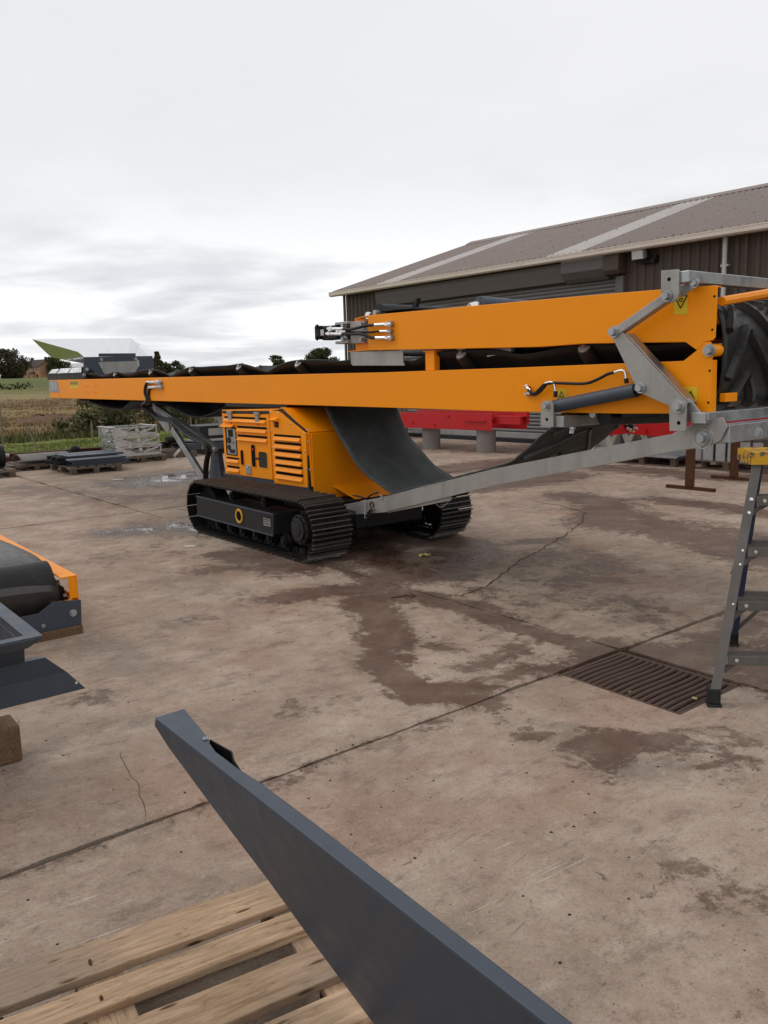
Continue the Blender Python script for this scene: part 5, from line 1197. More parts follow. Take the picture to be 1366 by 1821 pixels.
for i, (p, l, s_) in enumerate((((1.204,3.891), 'twist of dry straw on the drain bars', .02), ((1.497,3.783), 'small yellow leaf on the right end of the drain', .014))):
    o = MB(); rr = random.Random(i)
    for k in range(2 if i == 0 else 1): o.tube([(rr.uniform(-s_, s_), rr.uniform(-s_, s_), .0) for _ in range(3)], .0022 if i == 0 else .005, 5, 3)
    o = o.build('straw' if i == 0 else 'leaf', 'weeds' if i == 0 else 'crumb'); o.location = (p[0], p[1], .006); tag(o, l, 'debris')

# ================================================================ STEPLADDER
fx, fy = 1.56, 3.72; A12 = R(-11)
SLD = thing('stepladder', 'worn grey stepladder with chipped yellow top at the right edge', 'ladder', (fx, fy, 0), A12)
def rail(a, b, w, d_, name, mat, hollow=True):
    a, b = Vector(a), Vector(b); ax = (b-a).normalized(); sx = Vector((1, 0, 0)); sy = ax.cross(sx).normalized(); sx = sy.cross(ax)
    prof = [(-w/2, -d_/2), (w/2, -d_/2), (w/2, d_/2), (w/2-.008, d_/2), (w/2-.008, -d_/2+.004), (-w/2, -d_/2+.004)]
    return MB().ext([a+sx*x+sy*y for x, y in prof], b-a).build(name, mat, SLD, .0015)
LT = Vector((.235, .36, 1.17))
RF = rail((0, 0, .05), LT, .045, .062, 'front_rail', 'alu'); RF2 = rail((.52, 0, .05), (.475, .36, 1.17), .045, .062, 'front_rail', 'alu')
RB = rail((.29, .92, .06), (.275, .47, 1.15), .034, .045, 'rear_rail', 'blue'); rail((.66, .92, .06), (.42, .47, 1.15), .034, .045, 'rear_rail', 'alu')
rail((.285, .905, .40), (.272, .476, 1.145), .036, .047, 'rear_rail_sleeve', 'alu')
cap = MB(); cap.ext([(.195, .30, 1.172), (.55, .30, 1.172), (.55, .56, 1.172), (.205, .56, 1.172)], (0, 0, .016)); cap.ext([(.190, .295, 1.125), (.556, .295, 1.125), (.556, .2995, 1.187), (.196, .2995, 1.187)], (0, -.006, 0)); cap.box(.186, .192, .30, .56, 1.125, 1.187)
cap.build('top_cap', 'capyellow', SLD, .004)
for z in (.97, .73, .48, .23):
    t = z/1.17; p = Vector((0, 0, .0)).lerp(LT, t); q = Vector((.52, 0, 0)).lerp(Vector((.475, .36, 1.17)), t)
    o = MB(); o.box(p.x+.0225, q.x-.0225, p.y-.030, p.y+.050, z-.003, z+.003); o.box(p.x+.0225, q.x-.0225, p.y-.034, p.y-.0305, z-.042, z+.003); o.box(p.x+.0225, q.x-.0225, p.y+.0505, p.y+.054, z-.02, z+.003)
    for i in range(4): o.box(p.x+.03, q.x-.03, p.y-.02+i*.018, p.y-.016+i*.018, z+.0031, z+.006)
    tr_ = o.build('tread', 'alu', SLD, .0015)
    for dz in (-.01, -.075): 
        pp = Vector((0, 0, 0)).lerp(LT, (z+dz)/1.17); bolt(SLD, (pp.x, pp.y-.034, z+dz), (0, -1, .2), .006, .006, 'chrome', 'rivet')
    bolt(SLD, (p.x+.06, p.y-.035, z-.018), (0, -1, 0), .006, .006, 'chrome', 'rivet')
    MB().bar((p.x+.012, p.y+.0, z-.09), (p.x+.09, p.y+.0, z-.018), .003, .020, (0, 1, 0)).build('tread_brace', 'alu', SLD)
    MB().bar((p.x-.012+.024, p.y+.05, z-.095), (p.x+.14, p.y+.045, z-.02), .003, .022, (0, 1, 0)).build('tread_brace', 'alu', SLD)
for z in (.34, .66, .92):
    t = (z-.06)/1.09; p = Vector((.29, .92, .06)).lerp(Vector((.275, .47, 1.15)), t); q = Vector((.66, .92, .06)).lerp(Vector((.42, .47, 1.15)), t)
    MB().box(p.x+.016, q.x, p.y-.012, p.y+.012, z-.016, z+.016).build('rear_bar', 'alu', SLD, .002)
MB().bar((.30, .90, .10), (.5, .80, .37), .004, .022).build('rear_brace', 'alu', SLD)
MB().bar((.105, .20, .60), (.262, .70, .60), .004, .018, (0, 0, 1)).build('spreader', 'alu', SLD)
for p, s_ in (((0, 0), 1), ((.52, 0), 1), ((.29, .92), .8), ((.66, .92), .8)):
    o = MB(); o.ext([(p[0]-.034*s_, p[1]-.044*s_, 0), (p[0]+.034*s_, p[1]-.044*s_, 0), (p[0]+.034*s_, p[1]+.036*s_, 0), (p[0]-.034*s_, p[1]+.036*s_, 0)], (0, .004, .014)); o.box(p[0]-.027*s_, p[0]+.027*s_, p[1]-.036*s_, p[1]+.034*s_, .0145, .085)
    o.build('foot', 'black' if p[1] > .5 else 'darkgrey', SLD, .004)

# ================================================================ FOREGROUND PALLET AND GREY PANEL
A29 = R(29.5); PLL = Vector((math.cos(A29), math.sin(A29), 0)); PN = Vector((-math.sin(A29), math.cos(A29), 0))
FP = thing('pallet', 'pale wooden pallet under the big grey panel in the foreground', 'pallet', (0, 0, 0), A29)
def plank(x0, x1, y0, y1, z0, z1, mat, parent, seed, name='deck_board', along_x=True):
    rr = random.Random(seed); me = MB(); n = 14; L_ = x1-x0
    def sec(x, e):
        jy0 = .003*mnoise.noise(Vector((x*6, seed, 0)))+.0015*mnoise.noise(Vector((x*25, seed, 4))); jy1 = .003*mnoise.noise(Vector((x*6, seed, 9)))+.0015*mnoise.noise(Vector((x*25, seed, 14)))
        zz = .0025*mnoise.noise(Vector((x*2.5, seed, 2)))
        c = .002
        return [(x, y0+jy0+c, z0), (x, y1+jy1-c, z0), (x, y1+jy1, z0+c), (x, y1+jy1, z1+zz-c), (x, y1+jy1-c, z1+zz), (x, y0+jy0+c, z1+zz), (x, y0+jy0, z1+zz-c), (x, y0+jy0, z0+c)]
    for i in range(n+1): me.v += sec(-L_/2+L_*i/n, i)
    for i in range(n):
        for j in range(8): me.f.append((i*8+j, i*8+(j+1) % 8, i*8+8+(j+1) % 8, i*8+8+j))
    me.f += [tuple(range(8)), tuple(range(n*8+7, n*8-1, -1))]
    o = me.build(name, mat, parent); o.location = ((x0+x1)/2, 0, 0); return o
for i, (a, b) in enumerate(((1.966, 2.10), (1.838, 1.927), (1.640, 1.768), (1.485, 1.594), (1.32, 1.43), (1.16, 1.27))):
    plank(-.36+.006*math.sin(i*3), .84, a, b, .122, .145, 'wood', FP, i+1)
for k, x0 in enumerate((-.35, .20, .72)):
    o = plank(-2.09, -1.15, x0, x0+.11, .100, .1215, 'wood', FP, 20+k, 'stringer_board'); o.rotation_euler = (0, 0, R(90)); o.location = (0, 1.62, 0); o.location.x = 0
    o.location = (2*x0+.11-(x0+.055)+0.0, 1.62, 0); o.location.x = x0+.055+ (x0+.055)
    for y0 in (1.16, 1.58, 1.99): MB().box(x0+.005, x0+.105, y0, y0+.10, .021, .0995).build('block', 'timber', FP, .003)
for i, (a, b) in enumerate(((2.0, 2.09), (1.58, 1.68), (1.16, 1.26))): plank(-.35, .83, a, b, .001, .0205, 'woodgrey', FP, 30+i, 'bottom_board')
for y in (2.02, 1.875, 1.70, 1.53):
    for x in (.24,):
        MB().cyl((x, y+random.uniform(-.02, .02), .1445), (x, y, .1475), .004, 7).build('nail_head', 'rust', FP)

# grey tapered panel resting on the pallet
ZT_ = .65
E0 = Vector((*(-0.673,2.213), ZT_)); E1 = Vector((*(0.214,1.065), ZT_)); PD = (E1-E0).normalized(); PNN = Vector((PD.y, -PD.x, 0))   # PNN points to the viewer's left
if PNN.x > 0: PNN = -PNN
GP = thing('grey_panel', 'long tapered dark grey sheet metal panel lying across the pallet', 'panel')
bot = [Vector(p) for p in [(-0.685,2.242,0.618),(-0.638,2.206,0.565),(-0.476,2.046,0.45),(-0.315,1.883,0.346),(-0.196,1.769,0.254),(-0.062,1.636,0.162)]]
end_d = (bot[-1]-bot[-2]).normalized(); k = bot[-1].copy()
while k.z > .149: k = k+end_d*.01
side = [E0, *bot, k, k+PD*.55, E1+PD*.75]
sd2 = MB().ext([tuple(p) for p in side], tuple(-PNN*.005)); so2 = sd2.build('side_sheet', 'slate', GP, .0025)
top = [Vector((*p, ZT_)) for p in [(-0.603,2.272),(-0.49,2.069),(-0.48,2.038)]]
top2 = [Vector((*p, ZT_)) for p in [(-0.453,1.984),(-0.419,1.941),(-0.378,1.887),(-0.314,1.816),(-0.146,1.598),(0.254,1.063)]]
dE = (top2[-1]-top2[-2]).normalized()
tp_ = [E0+Vector((0, 0, .0005))]+[p+Vector((0, 0, .0005)) for p in top+top2]+[top2[-1]+dE*.75, E1+PD*.75]
MB().ext([tuple(p) for p in tp_], (0, 0, .005)).build('top_flange', 'slate', GP, .003)
# end plate, back edge and the dark recess with its tab
q = [E0+PNN*.001, bot[0]+PNN*.001, bot[1]+PNN*.0]; b_ = top[0]
MB().ext([tuple(E0-Vector((0, 0, .002))), tuple(bot[0]), tuple(bot[0]+(b_-E0)), tuple(b_-Vector((0, 0, .002)))], tuple(PD*.004)).build('end_plate', 'slate', GP, .002)
pl = [b_]+top[1:]
back = MB().ext([tuple(p-Vector((0, 0, .003))) for p in pl]+[tuple(pl[-1]-Vector((0, 0, .05))), tuple(b_-Vector((0, 0, .025)))], tuple(PNN*.004)); back.build('back_lip', 'slate', GP, .002)
rc = [Vector((*p, .60)) for p in [(-0.492,2.088),(-0.421,2.013),(-0.395,1.94),(-0.427,1.982),(-0.462,2.025)]]
MB().ext([tuple(p) for p in rc], (0, 0, -.02)).build('recess_bracket', 'void', GP)
lp_ = [Vector((*p, .652)) for p in [(-0.487,2.065),(-0.414,1.987),(-0.4,1.939),(-0.374,1.883)]]
o = MB()
for a, b in zip(lp_, lp_[1:]): o.ext([tuple(a), tuple(b), tuple(b-Vector((0, 0, .06))), tuple(a-Vector((0, 0, .06)))], tuple(-PNN*.004))
o.build('bracket_tab', 'black', GP, .001)
p = Vector((*(-0.495,2.059), .658)); MB().ring(p, (0, 0, 1), .006, .0022, 14, 6).build('rivet_nut', 'galv', GP)

# ================================================================ LEFT: conveyor tail end, chute, timbers
def UVT(name, label, cat): return thing(name, label, cat, (0, 0, 0), R(-52))      # local x = u, local y = v
CT = UVT('conveyor_tail', 'orange framed conveyor tail with black belt drum at the left edge', 'conveyor')
U0 = -5.30
o = MB(); o.box(-9.5, U0-.004, 1.595, 1.60, .075, .235); CT_side = o.build('lower_rail', 'orange', CT, .002)
o = MB(); o.box(-9.5, U0-.01, 1.50, 1.603, .378, .386); o.box(-9.5, U0-.18, 1.50, 1.506, .335, .3775); o.build('top_rail', 'orange', CT, .002)
o = MB(); o.box(U0-.06, U0-.012, 1.594, 1.602, .2355, .3775); o.box(U0-.018, U0-.010, 1.545, 1.5935, .2355, .3775); o.build('end_post', 'orange', CT, .002)
o = MB(); o.box(-9.5, U0-.04, 1.44, 1.49, .20, .212); o.box(-9.5, U0-.04, 1.53, 1.585, .20, .212); o.build('bearing_rail', 'orange', CT, .002)
q = [(1.6,0.057),(1.61,0.222),(1.434,0.241),(1.339,0.183),(1.114,0.196),(1.102,0.073),(1.352,0.065)]
q = [a for a in q]; ep = MB().yz(q[:4]+[(.35, q[3][1]-.005), (.35, .058)], U0-.004, U0+.004).build('end_plate', 'slate', CT, .002)
for a in ((1.552,0.144),): bolt(ep, (U0+.004, a[0], a[1]), (1, 0, 0), .016, .016); MB().ring((U0+.0045, a[0], a[1]), (1, 0, 0), .018, .003, 20, 5).build('washer', 'rust', ep)
a = (1.361,0.098); bolt(ep, (U0+.004, a[0], a[1]), (1, 0, 0), .009, .01)
MB().yz([(1.45, .213), (1.57, .213), (1.55, .24), (1.54, .30), (1.50, .325), (1.46, .31), (1.45, .24)], U0-.17, U0-.10).build('bearing_block', 'black', CT, .008)
bolt(CT, (U0-.115, 1.54, .235), (1, 0, .5), .012, .02, 'galv')
# belt over the tail drum, widening up towards the back
DP = [(-5.4,0.18),(-5.341,0.297),(-5.392,0.363),(-5.522,0.416),(-5.832,0.459),(-6.455,0.448),(-6.793,0.435)]
DC = (DP[1][0]-.165, (DP[0][1]+DP[4][1])/2)
prof_ = [(DC[0]-.35, .10), (DC[0]-.02, .125), (DP[0][0]-.06, DP[0][1]-.06)]+DP+[(DP[-1][0]-.8, DP[-1][1]-.005), (DP[-1][0]-2.2, DP[-1][1])]
DPP, DPL, DPA = curve2(prof_, 8)
def dr(a, b):
    (x, z), nr = DPA(a*DPL[-1]); y = .25+1.24*b; k = 2*b-1
    return Vector((x, y, z-.012*abs(k)**6+.02*(1-k*k)*(1 if z > .3 else 0)))
MB().grid(dr, 90, 18).build('drum_belt', 'tailbelt', CT, solid=.012, smooth=True)
MB().cyl((DC[0], .27, DC[1]), (DC[0], 1.478, DC[1]), .150, 40).build('tail_drum', 'darkgrey', CT, .006, True)
MB().cyl((DC[0], 1.478, DC[1]-.02), (DC[0], 1.54, DC[1]-.02), .03, 14).build('drum_shaft', 'galv', CT)
o = MB()
def near_z(zq):
    best = min((k/400 for k in range(400) if DPA(k/400*DPL[-1])[0][0] > DC[0]-.02), key=lambda a: abs(DPA(a*DPL[-1])[0][1]-zq) + (1 if DPA(a*DPL[-1])[0][1] < DC[1] else 0)); return best
az = near_z(DP[3][1])
for (a0, b0, a1, b1, w_) in ((.006, .900, -.004, .925, .012), (-.004, .925, -.016, .950, .016), (-.002, .92, .006, .945, .007), (.006, .945, .012, .95, .006)):
    p0, p1 = dr(az+a0, b0), dr(az+a1, b1); nr_ = Vector((.55, 0, .83))*.009; nr_ = Vector((.011, 0, .015)); o.bar(p0+nr_, p1+nr_, w_, .003, (1, 0, -.6))
o.build('chalk_mark', 'white', CT)
tb = UVT('timber_bearer', 'dark timber bearer under the orange conveyor tail', 'timber')
o = MB().box(U0-.075, U0+.02, .2, 1.602, 0, .056).build('beam', 'timber', tb, .004)
tb2 = UVT('timber_bearer', 'timber bearer under the far part of the conveyor tail', 'timber'); MB().box(-8.1, -8.0, .2, 1.6, 0, .074).build('beam', 'timber', tb2, .004)

CHU = UVT('feed_chute', 'dark grey sheet metal chute with flared mouth at the left edge', 'chute')
Uc = -3.60
w0 = [(1.005,0.349),(1.08,0.253),(0.719,0.255),(0.728,0.35)]
face = [(w0[0][0], w0[0][1]), (w0[1][0], w0[1][1]), (-.6, w0[2][1]), (-.6, w0[3][1])]
MB().yz(face, Uc-.006, Uc).build('front_sheet', 'slate', CHU, .002)
p = (1.041,0.29); MB().cyl((Uc-.001, p[0], p[1]), (Uc+.002, p[0], p[1]), .006, 12).build('rivet_hole', 'white', CHU)
sl2 = [(-3.584,0.917),(-3.598,1.004)]
zt = .44; ub, vb = (-3.584,0.917)
MB().add([(Uc-.003, face[0][0], face[0][1]), (Uc-.003, -.6, face[3][1]), (ub, -.6, zt), (ub, vb, zt)], [(0, 1, 2, 3)]).build('sloped_sheet', 'slate', CHU, solid=.005)
MB().add([(ub, vb, zt), (ub, -.6, zt), (ub-.09, -.6, zt-.004), (ub-.05, vb-.02, zt-.004)], [(0, 1, 2, 3)]).build('shelf', 'slate', CHU, solid=.005)
zr = .62; ur, vr = (-3.311,0.845)
# flared mouth: rim band and leaning walls
ri_ = .06
rim_ = MB(); 
A_ = [(ur, vr), (ur-1.6, vr), (ur-1.6, -.7), (ur, -.7)]; B_ = [(ur-ri_*.8, vr-ri_), (ur-1.54, vr-ri_), (ur-1.54, -.64), (ur-ri_*.8, -.64)]
rim_.v = [(x, y, zr) for x, y in A_]+[(x, y, zr) for x, y in B_]; rim_.f = [(i, (i+1) % 4, 4+(i+1) % 4, 4+i) for i in range(4)]
rim_.build('mouth_rim', 'slate', CHU, solid=.006)
lo = (-3.636,0.83)
C_ = [(ub+.0, lo[1]), (ur-1.3, lo[1]), (ur-1.3, -.4), (ub+.0, -.4)]
wl_ = MB(); wl_.v = [(x, y, zr-.004) for x, y in B_]+[(x, y, zt+.003) for x, y in C_]; wl_.f = [(i, (i+1) % 4, 4+(i+1) % 4, 4+i) for i in range(4)]
wl_.build('mouth_wall', 'slate', CHU, solid=.005)
wl2 = MB(); D_ = [(x+(.012 if i in (0, 3) else -.012), y+(.012 if i in (0, 1) else -.012)) for i, (x, y) in enumerate(A_)]
wl2.v = [(x, y, zr-.003) for x, y in A_]+[(x-(.05 if i in (0, 3) else 0), y-(.05 if i in (0, 1) else 0), zr-.05) for i, (x, y) in enumerate(A_)]; wl2.f = [(i, (i+1) % 4, 4+(i+1) % 4, 4+i) for i in range(4)]
wl2.build('outer_skirt', 'slate', CHU, solid=.005)
bt = UVT('timber_block', 'square cut timber block under the grey chute', 'timber')
o = MB().box(Uc-.16, Uc, -.5, .79, .0, .168).build('block', 'timber', bt, .012)
bt = UVT('timber_block', 'dark packing timber between the block and the chute', 'timber'); MB().box(Uc-.15, Uc-.045, -.5, .70, .169, .250).build('block', 'timber', bt, .004)

# ================================================================ BACKGROUND LEFT: pallets and parts at the yard edge
def pallet(u0, u1, v0, v1, label, mat='woodgrey', zt=.14, nb=6, along='u', group='pallets at the edge of the yard'):
    t = UVT('pallet', label, 'pallet'); t['group'] = group
    t.location = uv((u0+u1)/2, (v0+v1)/2); hu, hv = (u1-u0)/2, (v1-v0)/2
    bw_ = (2*hv)/(nb*1.28)
    for i in range(nb):
        y = -hv+bw_/2+i*(2*hv-bw_)/(nb-1)
        MB().box(-hu, hu, y-bw_/2, y+bw_/2, zt-.022, zt).build('deck_board', mat, t, .002)
    for x in (-hu+.05, 0, hu-.05):
        MB().box(x-.05, x+.05, -hv, hv, zt-.044, zt-.0225).build('stringer_board', mat, t)
        for y in (-hv+.06, 0, hv-.06): MB().box(x-.05, x+.05, y-.05, y+.05, .0205, zt-.0445).build('block', 'woodold', t)
    for y in (-hv+.06, 0, hv-.06): MB().box(-hu, hu, y-.05, y+.05, .0, .02).build('bottom_board', 'woodold', t)
    return t
pallet(-16.3, -15.05, 4.60, 5.55, 'grey pallet under the stack of dark plates')
t = UVT('plate_stack', 'stack of long dark grey folded plates on a pallet', 'metal parts')
for i, (v0, v1, z) in enumerate(((4.62, 5.60, .142), (4.66, 5.62, .185), (4.60, 5.55, .228), (4.72, 5.66, .27))):
    for u_ in (-16.15, -15.72, -15.3)[: 3 if i < 3 else 2]:
        o = MB(); o.box(u_-.18, u_+.18, v0, v1+.12, z+.028, z+.036); o.box(u_-.18, u_-.174, v0, v1+.12, z, z+.0275); o.box(u_+.174, u_+.18, v0, v1+.12, z, z+.0275); o.build('folded_plate', 'slate', t, .002)
for k in range(3):
    o = MB(); 
    for j in range(2): o.cyl((-15.9+k*.28, 4.45, .20+j*.085), (-15.9+k*.28, 4.61, .20+j*.085), .035, 12)
    o.cyl((-15.9+k*.28, 4.40, .20), (-15.9+k*.28, 4.45, .20), .02, 8); o.build('roller_end', 'black', t)
pallet(-17.25, -16.25, 5.95, 6.95, 'grey pallet under the galvanised frames')
def galvframe(z, i):
    t = UVT('galvanised_cradle', ('bottom', 'middle', 'top')[i]+' open galvanised frame of the stack on the pallet', 'metal frame'); t['group'] = 'galvanised frames stacked on a pallet'
    u0, u1, v0, v1 = -17.15+i*.03, -16.3+i*.02, 5.92-i*.03, 6.86-i*.04; h = .195
    for v_ in (v0, v1):
        MB().xz([(u0, z), (u1, z), (u1, z+.045), (u0+.30, z+.045), (u0+.18, z+.12), (u0+.06, z+h), (u0, z+h)], v_-.003, v_+.003).build('end_plate', 'shinygalv', t)
        MB().box(u0, u1, v_-.004, v_+.004, z+h-.03, z+h-.001).build('top_rail', 'shinygalv', t)
        MB().box(u1-.025, u1, v_-.012, v_+.012, z+.0455, z+h-.0305).build('corner_post', 'shinygalv', t)
    for u_ in (u0, u1):
        MB().yz([(v0+.013, z+.002), (v1-.013, z+.002), (v1-.013, z+.055), (v0+.42, z+.055), (v0+.22, z+.13), (v0+.12, z+h-.031), (v0+.013, z+h-.031)], u_-.003, u_+.003).build('side_plate', 'shinygalv', t)
        MB().box(u_-.004, u_+.004, v0+.005, v1-.005, z+h-.03, z+h-.001).build('top_rail', 'shinygalv', t)
        MB().bar((u_, v0+.55, z+.06), (u_, v1-.05, z+h-.04), .006, .035, (1, 0, 0)).build('brace', 'shinygalv', t)
    MB().box(u0-.03, u1+.03, v0-.03, v0+.05, z+h, z+h+.006).build('top_flange', 'shinygalv', t); MB().box(u0-.03, u1+.03, v1-.05, v1+.03, z+h, z+h+.006).build('top_flange', 'shinygalv', t)
    MB().bar((u1-.1, v0-.10, z+.10), (u1-.25, v0+.4, z+.16), .03, .04).build('tie_bar', 'shinygalv', t); MB().cyl((u1+.006, v0+.5, z+.12), (u1+.03, v0+.5, z+.12), .04, 12).build('boss', 'shinygalv', t)
for i in range(3): galvframe(.142+i*.203, i)
pallet(-17.6, -16.6, 3.95, 4.95, 'dark low pallet under the curved grey sheet', 'woodold', .12)
cs = UVT('curved_sheet', 'curved grey steel sheet lying on a low pallet', 'sheet')
MB().grid(lambda a, b: Vector((-16.62-.75*a, 4.18+.95*b, .125+.17*math.sin(math.pi*(.08+.84*a))**.8)), 20, 2).build('sheet', 'alu', cs, solid=.01, smooth=True)
for v_ in (4.33,): bolt(cs, (-16.72, v_, .22), (1, 0, .6), .012, .01, 'black')
pallet(-16.7, -15.68, 2.7, 3.83, 'grey pallet under the black drum at the left edge')
dd = UVT('black_drum', 'black rubber covered drum on a pallet at the left edge', 'drum'); MB().cyl((-16.2, 2.8, .35), (-16.2, 3.76, .35), .205, 28).build('shell', 'belt', dd, .02, True); MB().cyl((-16.2, 3.76, .35), (-16.2, 3.86, .35), .04, 12).build('shaft', 'galv', dd)
# dark running gear seen behind the tail leg
rg = UVT('running_gear', 'dark machine parts with gear motor behind the tail leg', 'machine part')
for v0, z in ((7.7, .13), (8.15, .13), (8.6, .13)):
    MB().box(-17.5, -16.5, v0-.06, v0+.06, 0, .13).build('timber', 'woodold', rg)
MB().box(-16.85, -16.72, 7.55, 9.6, .131, .27).build('side_beam', 'slate', rg, .004); MB().box(-17.35, -17.22, 7.55, 9.6, .131, .29).build('side_beam', 'slate', rg, .004)
MB().box(-17.3, -16.7, 7.9, 8.9, .291, .33).build('cover_plate', 'galvmatt', rg, .004); MB().box(-17.9, -17.0, 8.1, 10.2, .34, .62).build('panel_box', 'darkgrey', rg, .006)
MB().box(-16.99, -16.985, 8.3, 9.0, .40, .56).build('box_face', 'galvmatt', rg)
mm_ = MB(); rr = random.Random(4)
for k in range(14):
    c = Vector((-16.95+rr.gauss(0, .10), 7.35+rr.gauss(0, .13), .24+rr.uniform(0, .16))); d = Vector((rr.choice((1, 0)), rr.choice((1, 0)), .01)).normalized() if k % 3 else Vector((0, 1, 0)); mm_.cyl(c-d*.07, c+d*.07, rr.uniform(.03, .08), 12)
tag(mm_.build('gear_motor', 'black', rg), kind='stuff')
MB().box(-17.3, -16.6, 7.1, 7.55, 0, .16).build('packing', 'woodold', rg)
for i, (u_, v_, rz, L_) in enumerate(((-17.05, 7.0, 14, .9), (-17.6, 6.95, -5, 1.1))):
    p = thing('timber_offcut', ('old timber offcut lying right of the galvanised stack', 'second old timber lying behind the first offcut')[i], 'timber', uv(u_, v_, 0), R(-52+rz)); MB().box(-L_/2, L_/2, -.05, .05, 0, .09).build('timber', 'woodold', p, .004)
tyre = UVT('rubber_wheel', 'small black rubber wheel standing behind the dark plates', 'wheel'); MB().ring((-17.9, 5.6, .17), (1, .2, 0), .10, .06, 20, 8).build('tyre_wall', 'belt', tyre, smooth=True)

# ================================================================ BACKGROUND RIGHT: red frames, stands, pallets
a_, b2 = Vector((.43, 18.43, 0)), Vector((2.22, 16.49, 0)); dd_ = (b2-a_).normalized(); ang_ = math.atan2(dd_.y, dd_.x); L_ = (b2-a_).length
RFm = thing('red_chassis', 'red steel frame resting on two concrete cylinders', 'steel frame', a_, ang_)
o = MB(); o.box(0, L_, 0, .008, .47, .81); o.box(0, L_, .0085, .07, .802, .81); o.box(0, L_, .0085, .07, .47, .478); fr_ = o.build('side_channel', 'red', RFm, .003)
o = MB(); o.box(-.1, L_+.35, .62, .70, .47, .83); o.build('rear_channel', 'red', RFm, .003)
for x in (.25, 1.2, L_-.3): MB().box(x, x+.08, .075, .615, .60, .70).build('cross_tube', 'red', RFm, .003)
MB().box(L_-.75, L_-.15, -.05, -.001, .655, .668).build('red_tab', 'red', fr_); 
for x, z in ((1.45, .74), (1.05, .55), (.4, .6)): bolt(fr_, (x, 0, z), (0, -1, 0), .022, .02, 'red')
o = MB(); o.box(L_-.06, L_+.62, .12, .20, .60, .74); o.box(L_+.30, L_+.62, .35, .42, .60, .86); o.box(L_-.1, L_+.62, .12, .42, .745, .755); o.build('end_tube', 'red', RFm, .003)
for i, (q, h, l) in enumerate((((1.10, 18.12), .47, 'far concrete cylinder under the left end of the red frame'), ((2.16, 16.86), .47, 'near concrete cylinder under the right end of the red frame'))):
    o = MB(); o.cyl((0, 0, 0), (0, 0, h-.001), .20, 32); o.ring((0, 0, h*.45), (0, 0, 1), .20, .006, 32, 5); o.ring((0, 0, h*.9), (0, 0, 1), .20, .008, 32, 5)
    t = thing('concrete_cylinder', l, 'support', (q[0], q[1]+.05, 0), 0, 'concrete cylinders under the red frame'); o.build('cylinder', 'cylinder', t, smooth=True)
b_ = Vector((1.4, 21.6, 0))
sb = thing('steel_bars', 'long dark steel bars lying along the shed door', 'steel bars', (2.3, 20.6, 0), R(-50))
for i, (y, z, s_) in enumerate(((-.1, 0, .14), (-.3, 0, .10), (-.12, .141, .08), (.1, 0, .2))): MB().box(-2.5+.2*i, 4.2-.3*i, y-s_/2, y+s_/2, z, z+s_).build('bar', 'darkgrey' if i % 2 else 'galvmatt', sb, .004)
pk = thing('plank_stack', 'short planks standing against the shed left of the red frame', 'planks', (.35, 21.6, 0), R(-50))
for i in range(6): MB().box(-.5+i*.17, -.37+i*.17, -.03, .03, 0, .75+.06*(i % 3)).build('plank', 'woodold', pk, .003)

RU = -5.95
def rpu(pts): return pts
q = [(8.311,1.025),(8.27,0.927),(8.373,0.847),(9.303,0.73),(9.832,0.753),(9.819,0.968),(8.685,1.061),(8.455,1.072)]
R2 = UVT('red_conveyor', 'red painted conveyor frame on rusty stands behind the galvanised struts', 'steel frame')
MB().yz([(a, b) for a, b in q[:4]]+[(13.5, q[3][1]+.02), (13.5, q[5][1]+.02), q[6], q[7]], RU-.01, RU).build('side_plate', 'red', R2, .004)
MB().box(RU-.9, RU-.89, q[0][0]+.1, 13.5, q[3][1], q[6][1]).build('side_plate', 'red', R2, .004)
for v_ in (10.5, 12.0): MB().box(RU-.88, RU-.011, v_, v_+.08, q[3][1]+.05, q[3][1]+.13).build('cross_tube', 'red', R2)
c = (8.425,0.972)
MB().cyl((RU+.001, c[0], c[1]), (RU+.05, c[0], c[1]), .075, 22).build('hub_motor', 'black', R2, .006, True); MB().cyl((RU+.05, c[0], c[1]), (RU+.10, c[0], c[1]), .03, 14).build('shaft_end', 'galv', R2)
for k in range(8): bolt(R2, (RU+.03, c[0]+.085*math.cos(k*.785), c[1]+.085*math.sin(k*.785)), (1, .25*math.cos(k*.785), .25*math.sin(k*.785)), .013, .045, 'chrome')
c = (8.831,0.86); bolt(R2, (RU, c[0], c[1]), (1, 0, 0), .03, .02, 'red')
q = [(8.952,0.916),(9.022,0.964),(9.557,0.988),(9.616,0.931),(8.905,0.893)]
ztop = q[0][1]
def tstand(u_, v_, h, label):
    t = UVT('rusty_stand', label, 'stand'); t['group'] = 'rusty stands under the red conveyor frame'
    o = MB(); o.box(u_-.045, u_+.045, v_-.045, v_+.045, .043, h); o.build('post', 'rust', t, .003)
    o = MB(); o.box(u_-.34, u_+.36, v_-.03, v_+.03, .034, .042); o.box(u_-.34, u_+.36, v_-.03, v_-.024, 0, .0335); o.box(u_-.34, u_+.36, v_+.024, v_+.03, 0, .0335); o.build('base_channel', 'rust', t)
hz_ = min(p[1] for p in [(9.303,0.73)])
tstand(-5.99, (-5.877,9.88)[1], hz_+.01, 'rusty post with flat base under the red frame')
tstand((-6.073,11.161)[0], (-6.073,11.161)[1], hz_+.01, 'second rusty stand partly hidden behind the stepladder')
pallet(-8.85, -7.55, 12.0, 13.0, 'pallet with steel sheets under the galvanised strut', 'woodold', .15, group='pallets behind the red frame')
pallet(-7.35, -6.0, 12.0, 13.0, 'pallet of galvanised boxes behind the stepladder', 'woodold', .15, group='pallets behind the red frame')
ss = UVT('sheet_stack', 'flat galvanised sheets lying on the left pallet', 'metal sheets')
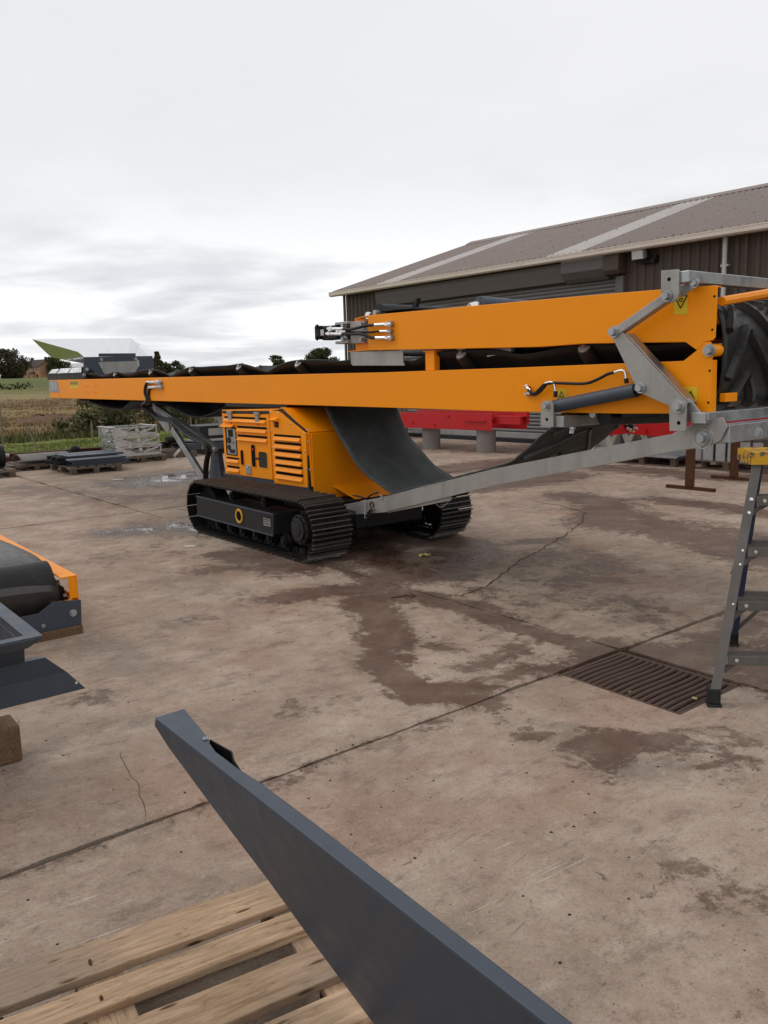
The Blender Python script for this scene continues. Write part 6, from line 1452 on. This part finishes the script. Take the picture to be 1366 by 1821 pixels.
for i in range(3): MB().box(-8.8+.05*i, -7.5, 11.95+.03*i, 12.9, .151+.012*i, .160+.012*i).build('sheet', 'galv', ss)
gbx = UVT('galvanised_boxes', 'row of galvanised box sections on the right pallet', 'metal parts')
for i in range(5): 
    v0 = 12.02+i*.17
    o = MB(); o.box(-7.28, -7.272, v0, v0+.14, .151, .50); o.box(-7.2715, -7.0, v0, v0+.006, .151, .50); o.box(-7.2715, -7.0, v0+.134, v0+.14, .151, .50); o.box(-7.2715, -7.0, v0+.0065, v0+.1335, .49, .50); o.build('box_section', 'galv', gbx, .003)
for i in range(6):
    u0 = -7.25+i*.20; o = MB().box(u0, u0+.16, 12.0, 12.008, .151, .46); o.box(u0, u0+.006, 12.0085, 12.3, .151, .46); o.build('box_section', 'galv', gbx, .003)
MB().box(-6.2, -5.4, 12.05, 12.9, .151, .21).build('flat_bar', 'galv', gbx)
tr = UVT('trestle', 'cream painted timber trestle behind the hanging belt', 'trestle')
MB().box(-9.35, -9.27, 12.3, 13.7, .52, .60).build('top_beam', 'trestle', tr, .004)
for v_ in (12.42, 12.95, 13.5):
    for s_ in (-1, 1): MB().bar((-9.31+s_*.05, v_, .515), (-9.31+s_*.30, v_+.0, 0), .05, .09).build('leg', 'trestle', tr, .003)
MB().box(-9.6, -9.02, 12.9, 12.94, .10, .15).build('rail', 'trestle', tr)

# ================================================================ small litter on the concrete
for (x, y), s_, mat, nm, l in (((-1.926,7.901), .05, 'paper', 'paper_scrap', 'white scrap of paper on the concrete left of the track'), ((0.353,7.172), .045, 'crumb', 'scrap', 'crumpled yellow scrap in front of the tracks'), ((-4.512,13.809), .09, 'paper', 'paper_scrap', 'pale paper scrap by the puddle near the pallets')):
    o = MB(); rr = random.Random(int(x*100)); flat_ = mat == 'paper'
    o.grid(lambda a, b: ((a-.5)*2*s_*(1+.2*math.sin(b*5)), (b-.5)*1.3*s_, .004+(.004 if flat_ else .045)*abs(mnoise.noise(Vector((a*4, b*4, x))))), 6, 6)
    o = o.build(nm, mat, solid=.002); o.location = (x, y, 0); tag(o, l, 'litter')
pw = [(x, y) for x, y in [(0.032,5.788),(0.102,5.811),(0.153,5.837),(0.184,5.787),(0.211,5.831),(0.179,5.866)]]
o = MB().tube([(x, y, .006) for x, y in pw], .004, 6, 4).build('wire', 'rust'); tag(o, 'short bent wire lying on the wet concrete', 'wire')
rr = random.Random(11); o = MB()
for _ in range(420):
    d = rr.uniform(1.6, 9)**1.0; a = rr.uniform(-.52, .50); x, y = d*math.tan(a), d
    if uv(0, 0).x is None: pass
    u_, v_ = Vector((x, y, 0)).dot(UD), Vector((x, y, 0)).dot(VD)
    if DU0-.02 < u_ < DU1+.02 and DV0-.02 < v_ < DV1+.02: continue
    s_ = rr.uniform(.0015, .006); o.add([(x-s_, y-s_*.6, 0), (x+s_, y-s_*.7, 0), (x+s_*.8, y+s_, 0), (x-s_*.7, y+s_*.8, 0), (x, y, s_*.9)], [(0, 1, 4), (1, 2, 4), (2, 3, 4), (3, 0, 4)])
tag(o.build('grit', 'joint'), 'fine dark grit and crumbs scattered over the concrete', None, None, 'stuff')
